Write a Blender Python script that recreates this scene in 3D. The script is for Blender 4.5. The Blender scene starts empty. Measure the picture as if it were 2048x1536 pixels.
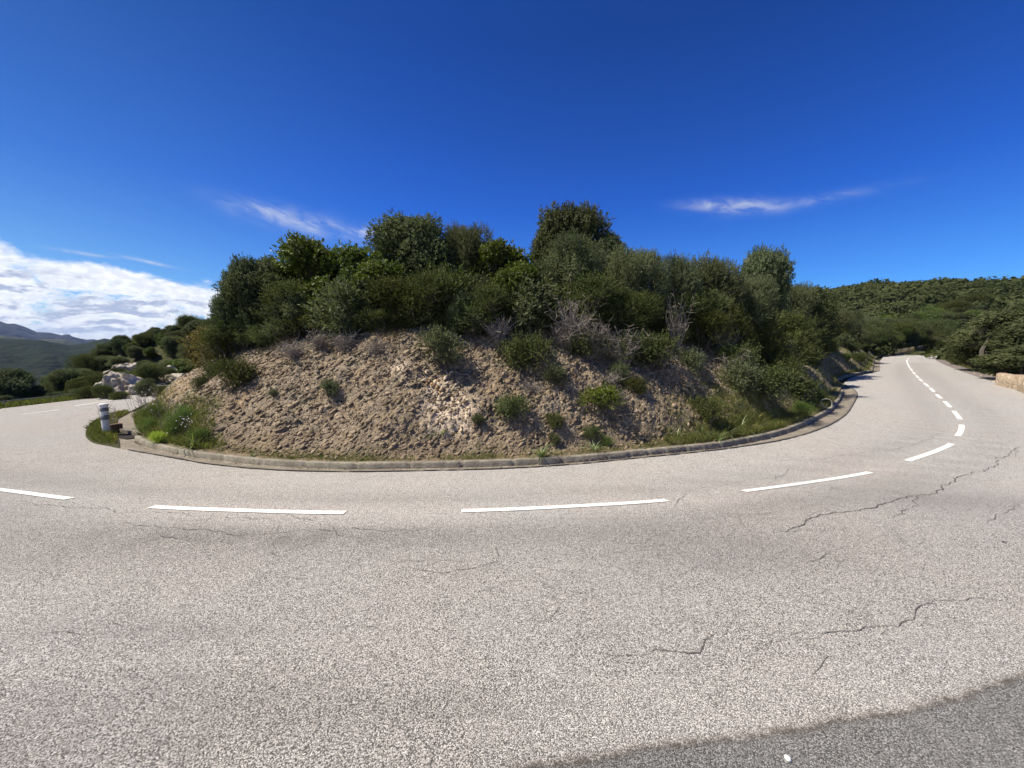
import bpy, math, random
import numpy as np
from mathutils import Vector, geometry
rad = math.radians
S = bpy.context.scene
COL = S.collection
rng = np.random.default_rng(7)

# ------------------------------------------------------------------ camera
CAM_H = 2.0; PITCH = rad(5.8); FPX = 769.0
cam = bpy.data.cameras.new('camera'); camo = bpy.data.objects.new('camera', cam); COL.objects.link(camo)
camo.location = (0, 0, CAM_H); camo.rotation_euler = (rad(90) - PITCH, 0, 0)
cam.sensor_width = 36; cam.lens = FPX / 2048 * 36; cam.clip_start = 0.05; cam.clip_end = 30000
S.camera = camo
# ------------------------------------------------------------------ light and exposure
SUN_EL = 55.0; SUN_AZ = -96.0          # azimuth clockwise from +Y
sun = bpy.data.lights.new('sun', 'SUN'); suno = bpy.data.objects.new('sun', sun); COL.objects.link(suno)
sun.energy = 5.0; sun.angle = rad(0.5); sun.color = (1.0, 0.90, 0.74)
sv = Vector((math.sin(rad(SUN_AZ)) * math.cos(rad(SUN_EL)), math.cos(rad(SUN_AZ)) * math.cos(rad(SUN_EL)), math.sin(rad(SUN_EL))))
suno.rotation_euler = sv.to_track_quat('Z', 'Y').to_euler()
S.view_settings.view_transform = 'Standard'; S.view_settings.look = 'None'
S.view_settings.exposure = 0.65; S.view_settings.gamma = 1
S.cycles.max_bounces = 6; S.cycles.transparent_max_bounces = 10
S.cycles.volume_bounces = 0
W = bpy.data.worlds.new("World"); S.world = W; W.use_nodes = True

class NT:
    def __init__(s, nt): s.nt = nt; nt.nodes.clear()
    def n(s, t, **k):
        x = s.nt.nodes.new(t)
        for a, b in k.items(): setattr(x, a, b)
        return x
    def set(s, sock, v):
        if isinstance(v, bpy.types.NodeSocket): s.nt.links.new(v, sock)
        elif isinstance(v, (tuple, list)) and len(v) == 3 and sock.type == 'RGBA': sock.default_value = (*v, 1)
        else: sock.default_value = v
    def m(s, op, a, b=0.0, c=0.0, clamp=False):
        x = s.n('ShaderNodeMath', operation=op, use_clamp=clamp)
        s.set(x.inputs[0], a); s.set(x.inputs[1], b); s.set(x.inputs[2], c); return x.outputs[0]
    def mix(s, f, a, b, bt='MIX'):
        x = s.n('ShaderNodeMix', data_type='RGBA', blend_type=bt)
        s.set(x.inputs[0], f); s.set(x.inputs[6], a); s.set(x.inputs[7], b); return x.outputs[2]
    def ss(s, v, lo, hi, a=0.0, b=1.0):
        x = s.n('ShaderNodeMapRange', interpolation_type='SMOOTHSTEP')
        s.set(x.inputs[0], v); s.set(x.inputs[1], lo); s.set(x.inputs[2], hi); s.set(x.inputs[3], a); s.set(x.inputs[4], b); return x.outputs[0]
    def noise(s, vec, scale, detail=4, rough=0.55, dist=0.0):
        x = s.n('ShaderNodeTexNoise'); s.set(x.inputs['Vector'], vec); s.set(x.inputs['Scale'], scale)
        s.set(x.inputs['Detail'], detail); s.set(x.inputs['Roughness'], rough); s.set(x.inputs['Distortion'], dist); return x.outputs[0]
    def vor(s, vec, scale, feat='F1', out=0, rnd=1.0):
        x = s.n('ShaderNodeTexVoronoi', feature=feat); s.set(x.inputs['Vector'], vec); s.set(x.inputs['Scale'], scale); s.set(x.inputs['Randomness'], rnd); return x.outputs[out]
    def xyz(s, x, y, z=0.0):
        c = s.n('ShaderNodeCombineXYZ'); s.set(c.inputs[0], x); s.set(c.inputs[1], y); s.set(c.inputs[2], z); return c.outputs[0]
    def ramp(s, f, stops):
        x = s.n('ShaderNodeValToRGB'); e = x.color_ramp.elements
        while len(e) < len(stops): e.new(0.5)
        for q, (p, c) in zip(e, stops): q.position = p; q.color = (*c, 1)
        s.set(x.inputs[0], f); return x.outputs[0]

# ------------------------------------------------------------------ sky with clouds (all at infinity, by direction)
w = NT(W.node_tree)
tc = w.n('ShaderNodeTexCoord').outputs['Generated']
sp = w.n('ShaderNodeSeparateXYZ'); w.set(sp.inputs[0], tc)
X, Y, Z = sp.outputs
az = w.m('DEGREES', w.m('ARCTAN2', X, Y)); el = w.m('DEGREES', w.m('ARCSINE', Z))
sky = w.n('ShaderNodeTexSky', sky_type='NISHITA', sun_disc=False)
sky.sun_elevation = rad(SUN_EL); sky.sun_rotation = rad(SUN_AZ); sky.altitude = 300; sky.air_density = 1.0; sky.dust_density = 0.3; sky.ozone_density = 2.5
tint = w.ramp(w.m('DIVIDE', el, 60.0, clamp=True), [(0.0, (0.52, 0.97, 1.75)), (0.12, (0.29, 0.83, 1.68)), (0.3, (0.13, 0.55, 1.58)), (0.6, (0.07, 0.37, 1.10)), (1.0, (0.08, 0.40, 1.0))])
skyc = w.mix(w.ss(az, -8.0, -58.0), w.mix(1.0, sky.outputs[0], tint, 'MULTIPLY'), w.mix(1.0, w.mix(1.0, sky.outputs[0], tint, 'MULTIPLY'), (1.75, 1.08, 0.78), 'MULTIPLY'))
cv = w.xyz(w.m('MULTIPLY', az, 0.21), w.m('MULTIPLY', el, 0.46))
n1 = w.noise(cv, 1.1, 8, 0.6, 0.3)
n2 = w.noise(w.xyz(w.m('MULTIPLY', w.m('SUBTRACT', az, 0.3), 0.21), w.m('MULTIPLY', w.m('ADD', el, 0.55), 0.46)), 1.1, 8, 0.6, 0.3)
n3 = w.noise(cv, 4.0, 6, 0.6, 0.2)
top = w.m('MULTIPLY_ADD', w.m('ADD', az, 52.4), -0.13, 8.8)            # upper edge of the bank
edge = w.m('SUBTRACT', top, el)
bank = w.ss(w.m('ADD', edge, w.m('MULTIPLY', w.m('SUBTRACT', n1, 0.5), 4.2)), -0.25, 0.9)
holes = w.ss(w.m('ADD', n1, w.m('MULTIPLY', w.m('SUBTRACT', n3, 0.5), 0.35)), 0.30, 0.46)
lowfade = w.ss(el, 0.0, 1.8, 0.55, 1.0)
inner = w.ss(edge, 0.8, 2.5)
bank = w.m('MULTIPLY', bank, w.m('MAXIMUM', holes, w.m('SUBTRACT', 1.0, inner)))
bank = w.m('MULTIPLY', bank, lowfade)
bank = w.m('MULTIPLY', bank, w.ss(az, -26.0, -10.0, 1.0, 0.0))
shade = w.ss(w.m('SUBTRACT', n1, n2), -0.02, 0.09)
shade = w.m('MULTIPLY', shade, w.ss(edge, 0.6, 3.0))
lump = w.m('MULTIPLY', w.ss(n3, 0.38, 0.62), 0.35)
ccol = w.mix(w.m('ADD', w.m('MULTIPLY', shade, 0.8), lump, clamp=True), (1.10, 1.12, 1.15), (0.47, 0.54, 0.72))
def wisp(azc, azw, el0, slope, elw, amp, sc, seed):
    a = w.m('SUBTRACT', az, azc)
    wob = w.m('MULTIPLY', w.m('SUBTRACT', w.noise(w.xyz(w.m('MULTIPLY', az, 0.22), seed), 1.0, 4), 0.5), elw * 2.0)
    e = w.m('SUBTRACT', w.m('SUBTRACT', el, w.m('MULTIPLY_ADD', a, slope, el0)), wob)
    g = w.m('EXPONENT', w.m('MULTIPLY', w.m('ADD', w.m('POWER', w.m('ABSOLUTE', w.m('DIVIDE', a, azw)), 2.5), w.m('POWER', w.m('ABSOLUTE', w.m('DIVIDE', e, elw)), 1.7)), -1.0))
    nn = w.noise(w.xyz(w.m('MULTIPLY', az, 0.35 * sc), w.m('MULTIPLY_ADD', el, 0.9 * sc, w.m('MULTIPLY', az, 0.25 * sc)), seed), 1.0, 7, 0.62, 0.6)
    return w.m('MULTIPLY', g, w.m('MULTIPLY', w.ss(nn, 0.25, 0.75), amp), clamp=True)
wl = [wisp(-27.8, 6.8, 15.1, -0.12, 0.95, 0.95, 0.8, 1.7), wisp(-20.3, 1.8, 14.6, -0.1, 0.7, 0.95, 1.0, 3.1),
      wisp(29.2, 5.2, 16.75, -0.13, 0.62, 0.95, 0.8, 5.3), wisp(36, 6.5, 15.9, 0.02, 0.45, 0.35, 1.0, 9.3), wisp(24.5, 3.0, 17.3, -0.2, 0.5, 0.35, 1.0, 12.0),
      wisp(-47.5, 2.0, 8.9, -0.05, 0.16, 0.7, 1.3, 6.9), wisp(-42.4, 2.2, 8.7, -0.13, 0.16, 0.8, 1.3, 8.1), wisp(-54, 1.2, 10.2, 0.0, 0.25, 0.5, 1.3, 2.4)]
ws = wl[0]
for q in wl[1:]: ws = w.m('MAXIMUM', ws, q)
c1 = w.mix(w.m('MULTIPLY', ws, 0.75), skyc, w.n('ShaderNodeRGB').outputs[0])
c1.node.inputs[7].links[0].from_node.outputs[0].default_value = (8.3, 8.8, 9.4, 1)
cs = w.n('ShaderNodeVectorMath', operation='SCALE'); w.set(cs.inputs[0], ccol); cs.inputs['Scale'].default_value = 11.0
c2 = w.mix(w.m('MULTIPLY', bank, 0.97), c1, cs.outputs[0])
bg = w.n('ShaderNodeBackground'); w.set(bg.inputs[0], c2); bg.inputs[1].default_value = 0.058
wo = w.n('ShaderNodeOutputWorld'); w.nt.links.new(bg.outputs[0], wo.inputs[0])

# ------------------------------------------------------------------ small maths
def sm(t): t = np.clip(t, 0, 1); return t * t * (3 - 2 * t)
PT = np.random.default_rng(3).permutation(4096)
G3 = np.random.default_rng(4).normal(size=(4096, 3)); G3 /= np.linalg.norm(G3, axis=1)[:, None]
def pn(x, y, z=0.0, seed=0):
    x, y, z = np.broadcast_arrays(np.asarray(x, float), np.asarray(y, float), np.asarray(z, float))
    xi, yi, zi = [np.floor(v).astype(np.int64) for v in (x, y, z)]; xf, yf, zf = x - xi, y - yi, z - zi
    fu, fv, fw = [v * v * v * (v * (v * 6 - 15) + 10) for v in (xf, yf, zf)]
    r = 0
    for i in (0, 1):
        for j in (0, 1):
            for k in (0, 1):
                h = PT[(PT[(PT[(xi + i + seed * 57) & 4095] + yi + j) & 4095] + zi + k) & 4095]; g = G3[h]
                d = g[..., 0] * (xf - i) + g[..., 1] * (yf - j) + g[..., 2] * (zf - k)
                r = r + d * (fu if i else 1 - fu) * (fv if j else 1 - fv) * (fw if k else 1 - fw)
    return r * 1.5
def fbm(x, y, z=0.0, o=4, seed=0, lac=2.03, gain=0.5):
    r = 0; a = 1
    for i in range(o):
        r = r + a * pn(x, y, z, seed + i); x = x * lac; y = y * lac; z = np.asarray(z) * lac; a *= gain
    return r
def segdist(P, A, B):
    out = np.full(len(P), 1e9)
    for a, b in zip(A, B):
        ab = b - a; t = np.clip(((P - a) @ ab) / max(ab @ ab, 1e-12), 0, 1)
        out = np.minimum(out, np.hypot(*(P - a - t[:, None] * ab).T))
    return out
def inpoly(P, Q):
    x, y = P[:, 0], P[:, 1]; ins = np.zeros(len(P), bool); n = len(Q)
    for i in range(n):
        x0, y0 = Q[i]; x1, y1 = Q[(i + 1) % n]
        if y0 == y1: continue
        c = ((y0 > y) != (y1 > y)) & (x < (x1 - x0) * (y - y0) / (y1 - y0) + x0); ins ^= c
    return ins
def polydist(P, Q):      # positive inside
    Q = np.asarray(Q); d = segdist(P, Q, np.roll(Q, -1, 0)); return np.where(inpoly(P, Q), d, -d)
def catmull(pts, step=0.3, closed=False):
    p = np.asarray(pts, float); n = len(p); out = []
    rngi = range(n if closed else n - 1)
    for i in rngi:
        if closed: a, b, c, d = p[(i - 1) % n], p[i], p[(i + 1) % n], p[(i + 2) % n]
        else: a, b, c, d = p[max(i - 1, 0)], p[i], p[i + 1], p[min(i + 2, n - 1)]
        # centripetal-ish: limit tangents
        L = np.linalg.norm(c - b); k = max(1, int(L / step))
        m1 = (c - a); m2 = (d - b)
        m1 = m1 / (np.linalg.norm(m1) + 1e-9) * L; m2 = m2 / (np.linalg.norm(m2) + 1e-9) * L
        for j in range(k):
            t = j / k; t2 = t * t; t3 = t2 * t
            out.append((2 * t3 - 3 * t2 + 1) * b + (t3 - 2 * t2 + t) * m1 + (-2 * t3 + 3 * t2) * c + (t3 - t2) * m2)
    if not closed: out.append(p[-1])
    return np.array(out)
def resample(p, step):
    p = np.asarray(p); L = np.r_[0, np.cumsum(np.linalg.norm(np.diff(p, axis=0), axis=1))]
    t = np.linspace(0, L[-1], max(2, int(L[-1] / step) + 1)); return np.stack([np.interp(t, L, p[:, k]) for k in range(p.shape[1])], 1)
def nrm2(p):
    d = np.gradient(p, axis=0); d /= np.linalg.norm(d, axis=1)[:, None] + 1e-9; return np.stack([-d[:, 1], d[:, 0]], 1)

def simp(p, tol):
    p = np.asarray(p); k = np.zeros(len(p), bool); k[0] = k[-1] = True; st = [(0, len(p) - 1)]
    while st:
        i, j = st.pop()
        if j - i < 2: continue
        d = segdist(p[i + 1:j], p[i:i + 1], p[j:j + 1]); m = int(d.argmax())
        if d[m] > tol: k[i + 1 + m] = True; st += [(i, i + 1 + m), (i + 1 + m, j)]
    return p[k]
# road surface height: banked towards the inside of the bend, falling away on the left
def zr(x, y):
    x = np.asarray(x, float); y = np.asarray(y, float)
    return (-0.35 * sm((y - 4.0) / 3.6) * (1 - sm((x - 9) / 16)) - 0.5 * sm((-x - 6) / 12) * sm((y - 7) / 9) - 0.04 * np.clip(-x - 14, 0, 60) * sm((-x - 14) / 10))
def ray(px, py):
    r = (px - 1024) / FPX; u = (768 - py) / FPX
    return np.array([r, math.cos(PITCH) + u * math.sin(PITCH), -math.sin(PITCH) + u * math.cos(PITCH)])
def up(px, py, dz=0.0):    # point of the road surface seen at a pixel of the photograph
    d = ray(px, py); z = 0.0
    for _ in range(60):
        t = (CAM_H - z) / -d[2]; z = 0.5 * z + 0.5 * (float(zr(d[0] * t, d[1] * t)) + dz)
    return np.array([d[0] * t, d[1] * t])
def ups(l): return np.array([up(*q) for q in l])

# ------------------------------------------------------------------ mesh helpers
def link(o, parent=None):
    COL.objects.link(o)
    if parent is not None: o.parent = parent
    return o
def mesh_np(name, V, Fq, mat=None, parent=None, attrs=None, smooth=False):
    """V (n,3); Fq (m,k) constant-size faces"""
    me = bpy.data.meshes.new(name); V = np.asarray(V, np.float32); Fq = np.asarray(Fq, np.int32)
    me.vertices.add(len(V)); me.vertices.foreach_set('co', V.ravel())
    k = Fq.shape[1]; me.loops.add(Fq.size); me.loops.foreach_set('vertex_index', Fq.ravel())
    me.polygons.add(len(Fq)); me.polygons.foreach_set('loop_start', np.arange(0, Fq.size, k, dtype=np.int32))
    if smooth: me.polygons.foreach_set('use_smooth', np.ones(len(Fq), bool))
    if attrs:
        for a, v in attrs.items():
            at = me.attributes.new(a, 'FLOAT', 'POINT'); at.data.foreach_set('value', np.asarray(v, np.float32))
    me.update(calc_edges=True); me.validate()
    if mat: me.materials.append(mat)
    o = bpy.data.objects.new(name, me)
    if name is not None and parent is not False: link(o, parent)
    return o
def grid_faces(nu, nv):
    i = np.arange(nu - 1)[:, None] * nv + np.arange(nv - 1)[None, :]
    return np.stack([i, i + nv, i + nv + 1, i + 1], -1).reshape(-1, 4)
class MB:
    def __init__(s): s.v = []; s.f = []
    def add(s, v, f):
        o = len(s.v); s.v += [tuple(q) for q in v]; s.f += [tuple(i + o for i in q) for q in f]
    def box(s, c, d, rz=0.0, tilt=0.0):
        a = np.array([[x, y, z] for x in (-.5, .5) for y in (-.5, .5) for z in (-.5, .5)]) * d
        cz, sz = math.cos(rz), math.sin(rz); a = a @ np.array([[cz, sz, 0], [-sz, cz, 0], [0, 0, 1]])
        s.add(a + np.array(c), [(0, 1, 3, 2), (4, 6, 7, 5), (0, 4, 5, 1), (2, 3, 7, 6), (0, 2, 6, 4), (1, 5, 7, 3)])
    def tube(s, pts, r, n=6, caps=True):
        pts = np.asarray(pts, float); r = np.broadcast_to(np.asarray(r, float), (len(pts),))
        T = np.gradient(pts, axis=0); T /= np.linalg.norm(T, axis=1)[:, None] + 1e-9
        ref = np.array([0, 0, 1.]) if abs(T[0, 2]) < .9 else np.array([1., 0, 0])
        vs = []
        for p, t, q in zip(pts, T, r):
            a = np.cross(t, ref); a /= np.linalg.norm(a) + 1e-9; b = np.cross(t, a)
            for k in range(n):
                an = 2 * math.pi * k / n; vs.append(p + q * (a * math.cos(an) + b * math.sin(an)))
        m = len(pts); fs = [(i * n + k, i * n + (k + 1) % n, (i + 1) * n + (k + 1) % n, (i + 1) * n + k) for i in range(m - 1) for k in range(n)]
        if caps: fs += [tuple(range(n))[::-1], tuple((m - 1) * n + k for k in range(n))]
        s.add(vs, fs)
    def build(s, name, mat, parent=None, smooth=False):
        me = bpy.data.meshes.new(name); me.from_pydata(s.v, [], s.f); me.update()
        if smooth:
            me.polygons.foreach_set('use_smooth', np.ones(len(me.polygons), bool))
        me.materials.append(mat); return link(bpy.data.objects.new(name, me), parent)
def cdt(name, poly, inner_pts, zf, mat, parent=None):
    n = len(poly); co = [Vector(p) for p in poly] + [Vector(p) for p in inner_pts]
    v, e, f, *_ = geometry.delaunay_2d_cdt(co, [(i, (i + 1) % n) for i in range(n)], [list(range(n))], 1, 1e-4)
    P = np.array([[q.x, q.y] for q in v]); z = zf(P[:, 0], P[:, 1])
    me = bpy.data.meshes.new(name); me.from_pydata([(a, b, c) for (a, b), c in zip(P, z)], [], [tuple(q) for q in f]); me.update()
    me.polygons.foreach_set('use_smooth', np.ones(len(me.polygons), bool)); me.materials.append(mat)
    return link(bpy.data.objects.new(name, me), parent)
def tag(o, label=None, cat=None, group=None, kind=None):
    if label: o['label'] = label
    if cat: o['category'] = cat
    if group: o['group'] = group
    if kind: o['kind'] = kind
    return o
def empty(name, loc, rz=0.0):
    o = bpy.data.objects.new(name, None); o.location = loc; o.rotation_euler = (0, 0, rz); o.empty_display_size = .2; return link(o)
def copy_tree(o):
    c = o.copy(); COL.objects.link(c)
    for ch in o.children:
        k = ch.copy(); COL.objects.link(k); k.parent = c
    return c

# ------------------------------------------------------------------ materials
def mat(name):
    m = bpy.data.materials.new(name); m.use_nodes = True; return m, NT(m.node_tree)
def finish(t, col, rough=0.8, bump=None, bstr=0.3, bdist=0.02, spec=0.3, normal=None):
    b = t.n('ShaderNodeBsdfPrincipled'); t.set(b.inputs['Base Color'], col); t.set(b.inputs['Roughness'], rough); t.set(b.inputs['Specular IOR Level'], spec)
    if bump is not None:
        bp = t.n('ShaderNodeBump'); t.set(bp.inputs['Height'], bump); bp.inputs['Strength'].default_value = bstr; bp.inputs['Distance'].default_value = bdist
        t.nt.links.new(bp.outputs[0], b.inputs['Normal'])
    o = t.n('ShaderNodeOutputMaterial'); t.nt.links.new(b.outputs[0], o.inputs[0]); return b
def simple(name, c, rough=0.7, var=0.15, sc=20, bstr=0.2, spec=0.3, bdist=0.01):
    m, t = mat(name); co = t.n('ShaderNodeTexCoord').outputs['Object']; n = t.noise(co, sc, 5)
    col = t.mix(n, tuple(v * (1 - var) for v in c), tuple(min(1, v * (1 + var)) for v in c)); finish(t, col, rough, n, bstr, bdist, spec); return m

def asphalt(name, dark=1.0):
    m, t = mat(name); co = t.n('ShaderNodeNewGeometry').outputs['Position']
    g = t.vor(co, 148, 'F1', 1); gs = t.n('ShaderNodeSeparateColor'); t.set(gs.inputs[0], g); cell = gs.outputs[0]; cell2 = gs.outputs[1]
    d = t.vor(co, 148, 'F1', 0); nz = t.noise(co, 190, 3, 0.7); big = t.noise(co, 0.35, 4, 0.6); mid = t.noise(co, 2.6, 4, 0.65); mid2 = t.noise(co, 14, 3, 0.6)
    stone = t.ramp(cell, [(0.0, (0.15, 0.148, 0.143)), (0.35, (0.41, 0.40, 0.382)), (0.7, (0.60, 0.582, 0.555)), (1.0, (0.93, 0.905, 0.87))])
    stone = t.mix(t.m('MULTIPLY', cell2, 0.4), stone, (0.50, 0.455, 0.42))
    binder = t.ss(t.m('ADD', d, t.m('MULTIPLY', t.m('SUBTRACT', nz, 0.5), 0.9)), 0.42, 0.78)
    col = t.mix(binder, stone, (0.075, 0.072, 0.07))
    col = t.mix(t.ss(mid, 0.3, 0.75, 0.0, 0.32), col, (0.27, 0.26, 0.252))
    pink = t.mix(t.ss(big, 0.38, 0.62), (0.990, 0.982, 0.974), (0.960, 0.976, 0.984))
    col = t.mix(1.0, col, pink, 'MULTIPLY')
    k = t.m('MULTIPLY', t.ss(mid, 0.2, 0.8, 0.90, 1.10), t.ss(mid2, 0.2, 0.8, 0.93, 1.07))
    if dark != 1.0: k = t.m('MULTIPLY', k, dark)
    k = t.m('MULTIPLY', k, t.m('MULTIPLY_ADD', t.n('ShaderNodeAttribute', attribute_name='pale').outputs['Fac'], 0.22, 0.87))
    k = t.m('MULTIPLY', k, t.m('SUBTRACT', 1.0, t.m('MULTIPLY', t.n('ShaderNodeAttribute', attribute_name='stain').outputs['Fac'], t.ss(t.m('ADD', mid, mid2), .7, 1.3, .06, .30))))
    od = t.ss(t.m('ADD', t.n('ShaderNodeAttribute', attribute_name='old').outputs['Fac'], t.m('MULTIPLY', t.m('SUBTRACT', t.m('ADD', t.m('MULTIPLY', nz, .5), t.m('MULTIPLY', mid2, .5)), .5), 1.1)), .38, .62)
    k = t.m('MULTIPLY', k, t.m('SUBTRACT', 1.0, t.m('MULTIPLY', od, .44)))
    # tyre-polished dark bands that follow the bend
    cl = t.n('ShaderNodeAttribute', attribute_name='track').outputs['Fac']
    k = t.m('MULTIPLY', k, t.m('SUBTRACT', 1.0, t.m('MULTIPLY', cl, t.ss(mid, 0.2, 0.7, 0.06, 0.26))))
    col = t.mix(t.m('MULTIPLY', od, .7), col, t.mix(1.0, col, (.92, .98, 1.04), 'MULTIPLY'))
    sl = t.n('ShaderNodeAttribute', attribute_name='seamline').outputs['Fac']; col = t.mix(t.m('MULTIPLY', sl, t.ss(t.m('ADD', mid2, nz), .8, 1.15, .25, .85)), col, (.13, .105, .085))
    v = t.n('ShaderNodeVectorMath', operation='SCALE'); t.set(v.inputs[0], col); t.set(v.inputs['Scale'], k)
    h = t.m('MULTIPLY_ADD', t.m('SUBTRACT', 1.0, binder), 0.8, t.m('MULTIPLY', nz, 0.4))
    finish(t, v.outputs[0], 0.88, h, 0.55, 0.006, 0.25); return m
M = {}
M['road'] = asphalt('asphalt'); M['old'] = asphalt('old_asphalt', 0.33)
def broken(name, c, lo, hi, sc=120, attr=None):
    m, t = mat(name); co = t.n('ShaderNodeNewGeometry').outputs['Position']; n = t.noise(co, sc, 4, 0.75); n2_ = t.noise(co, 9, 3, 0.6)
    a = t.m('ADD', t.m('MULTIPLY', n, .82), t.m('MULTIPLY', n2_, .18))
    if attr: a = t.m('ADD', a, t.m('MULTIPLY', t.m('SUBTRACT', t.n('ShaderNodeAttribute', attribute_name=attr).outputs['Fac'], 1.0), .30))
    b = t.n('ShaderNodeBsdfPrincipled'); t.set(b.inputs['Base Color'], c); b.inputs['Roughness'].default_value = .95; b.inputs['Specular IOR Level'].default_value = .1
    tr = t.n('ShaderNodeBsdfTransparent'); x_ = t.n('ShaderNodeMixShader'); t.set(x_.inputs[0], t.ss(a, lo, hi)); t.nt.links.new(tr.outputs[0], x_.inputs[1]); t.nt.links.new(b.outputs[0], x_.inputs[2])
    o = t.n('ShaderNodeOutputMaterial'); t.nt.links.new(x_.outputs[0], o.inputs[0]); return m
def paint():
    m, t = mat('road_paint'); co = t.n('ShaderNodeNewGeometry').outputs['Position']
    n = t.noise(co, 90, 4, 0.7); c = t.mix(t.ss(n, 0.52, 0.72, 0, 0.6), (0.80, 0.80, 0.79), (0.42, 0.40, 0.38)); finish(t, c, 0.6, n, 0.3, 0.004); return m
M['paint'] = paint()
M['crack'] = broken('crack_fill', (0.075, 0.068, 0.062), .40, .50); M['gap'] = simple('gap', (0.05, 0.045, 0.04), 0.95, 0.5, 60)
M['seam'] = broken('seam_dirt', (0.16, 0.14, 0.12), .50, .62, 150, 'fade'); M['fray'] = broken('frayed_old_asphalt', (0.12, 0.118, 0.115), .47, .55, 150, 'fade')
def concrete(name, c, stain=(0.16, 0.15, 0.12)):
    m, t = mat(name); co = t.n('ShaderNodeNewGeometry').outputs['Position']
    a = t.noise(co, 3.5, 6, 0.65); b = t.noise(co, 60, 4, 0.7); q = t.noise(co, 18, 4, 0.6)
    col = t.mix(t.ss(a, 0.36, 0.60), c, stain); col = t.mix(t.ss(q, 0.46, 0.62, 0, 0.75), col, tuple(v * 0.6 for v in c)); col = t.mix(t.ss(b, 0.35, 0.7, 0, .4), col, tuple(min(1, v * 1.5) for v in c))
    finish(t, col, 0.92, t.m('ADD', b, t.m('MULTIPLY', q, 2.0)), 0.6, 0.012, 0.2); return m
M['kerb'] = concrete('kerb_concrete', (0.27, 0.25, 0.205), (0.14, 0.125, 0.10)); M['gutter'] = concrete('gutter_concrete', (0.24, 0.215, 0.18), (0.13, 0.115, 0.095))
def scree():
    m, t = mat('scree_rock'); co = t.n('ShaderNodeNewGeometry').outputs['Position']
    a = t.noise(co, 0.55, 5, 0.6); b = t.noise(co, 9, 6, 0.65); c = t.vor(co, 22, 'F1', 1); cs = t.n('ShaderNodeSeparateColor'); t.set(cs.inputs[0], c)
    v = t.vor(co, 22, 'F1', 0); f = t.noise(co, 70, 4, 0.7)
    col = t.ramp(a, [(0.25, (0.140, 0.110, 0.072)), (0.42, (0.185, 0.145, 0.092)), (0.52, (0.150, 0.128, 0.096)), (0.62, (0.225, 0.162, 0.095)), (0.8, (0.28, 0.18, 0.095))])
    col = t.mix(t.ss(b, 0.45, 0.7, 0, 0.5), col, (0.30, 0.24, 0.165)); col = t.mix(t.ss(b, 0.5, 0.25, 0, 0.6), col, (0.12, 0.095, 0.078))
    col = t.mix(t.m('MULTIPLY', t.ss(cs.outputs[0], 0.55, 1.0), 0.7), col, (0.38, 0.31, 0.23)); col = t.mix(t.ss(cs.outputs[1], 0.7, 1.0, 0, 0.5), col, (0.19, 0.17, 0.16))
    wa = t.n('ShaderNodeAttribute', attribute_name='white').outputs['Fac']; ga = t.n('ShaderNodeAttribute', attribute_name='green').outputs['Fac']; sa = t.n('ShaderNodeAttribute', attribute_name='soil').outputs['Fac']
    col = t.mix(t.m('MULTIPLY', sa, 0.75), col, t.mix(b, (0.12, 0.085, 0.055), (0.25, 0.18, 0.125)))
    col = t.mix(t.m('MULTIPLY', wa, t.ss(b, 0.3, 0.55)), col, t.mix(f, (0.40, 0.31, 0.22), (0.66, 0.56, 0.44)))
    col = t.mix(t.m('MULTIPLY', ga, t.ss(t.noise(co, 13, 5, 0.7), 0.42, 0.6, 0, 0.8)), col, t.mix(f, (0.045, 0.055, 0.018), (0.10, 0.105, 0.035)))
    h = t.m('ADD', t.m('MULTIPLY', v, -0.8), t.m('ADD', b, t.m('MULTIPLY', f, 0.35))); finish(t, col, 0.93, h, 0.8, 0.022, 0.2); return m
M['scree'] = scree()
def stone_m(name, a, b):
    m, t = mat(name); co = t.n('ShaderNodeNewGeometry').outputs['Position']; tn = t.n('ShaderNodeAttribute', attribute_name='tint').outputs['Fac']; f = t.noise(co, 60, 4, 0.7)
    col = t.mix(tn, a, b); col = t.mix(t.ss(f, 0.3, 0.7, 0, 0.4), col, tuple(v * 0.65 for v in a)); finish(t, col, 0.9, f, 0.5, 0.01, 0.2); return m
M['rubble'] = stone_m('rubble_stone', (0.110, 0.083, 0.056), (0.44, 0.35, 0.245)); M['buff'] = stone_m('buff_stone', (0.25, 0.15, 0.08), (0.42, 0.28, 0.15)); M['pale'] = stone_m('pale_stone', (0.26, 0.21, 0.15), (0.56, 0.48, 0.37))
def ground_m():
    m, t = mat('ground_soil'); co = t.n('ShaderNodeNewGeometry').outputs['Position']; n = t.noise(co, 0.5, 6, 0.6); f = t.noise(co, 12, 6, 0.7)
    col = t.mix(t.ss(n, 0.35, 0.65), (0.050, 0.058, 0.022), (0.095, 0.085, 0.05)); col = t.mix(f, col, (0.032, 0.04, 0.016)); finish(t, col, 0.95, f, 0.8, 0.05, 0.1); return m
M['ground'] = ground_m()
M['verge'] = simple('verge_gravel', (0.17, 0.15, 0.14), 0.95, 0.4, 40, 0.6)
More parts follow.
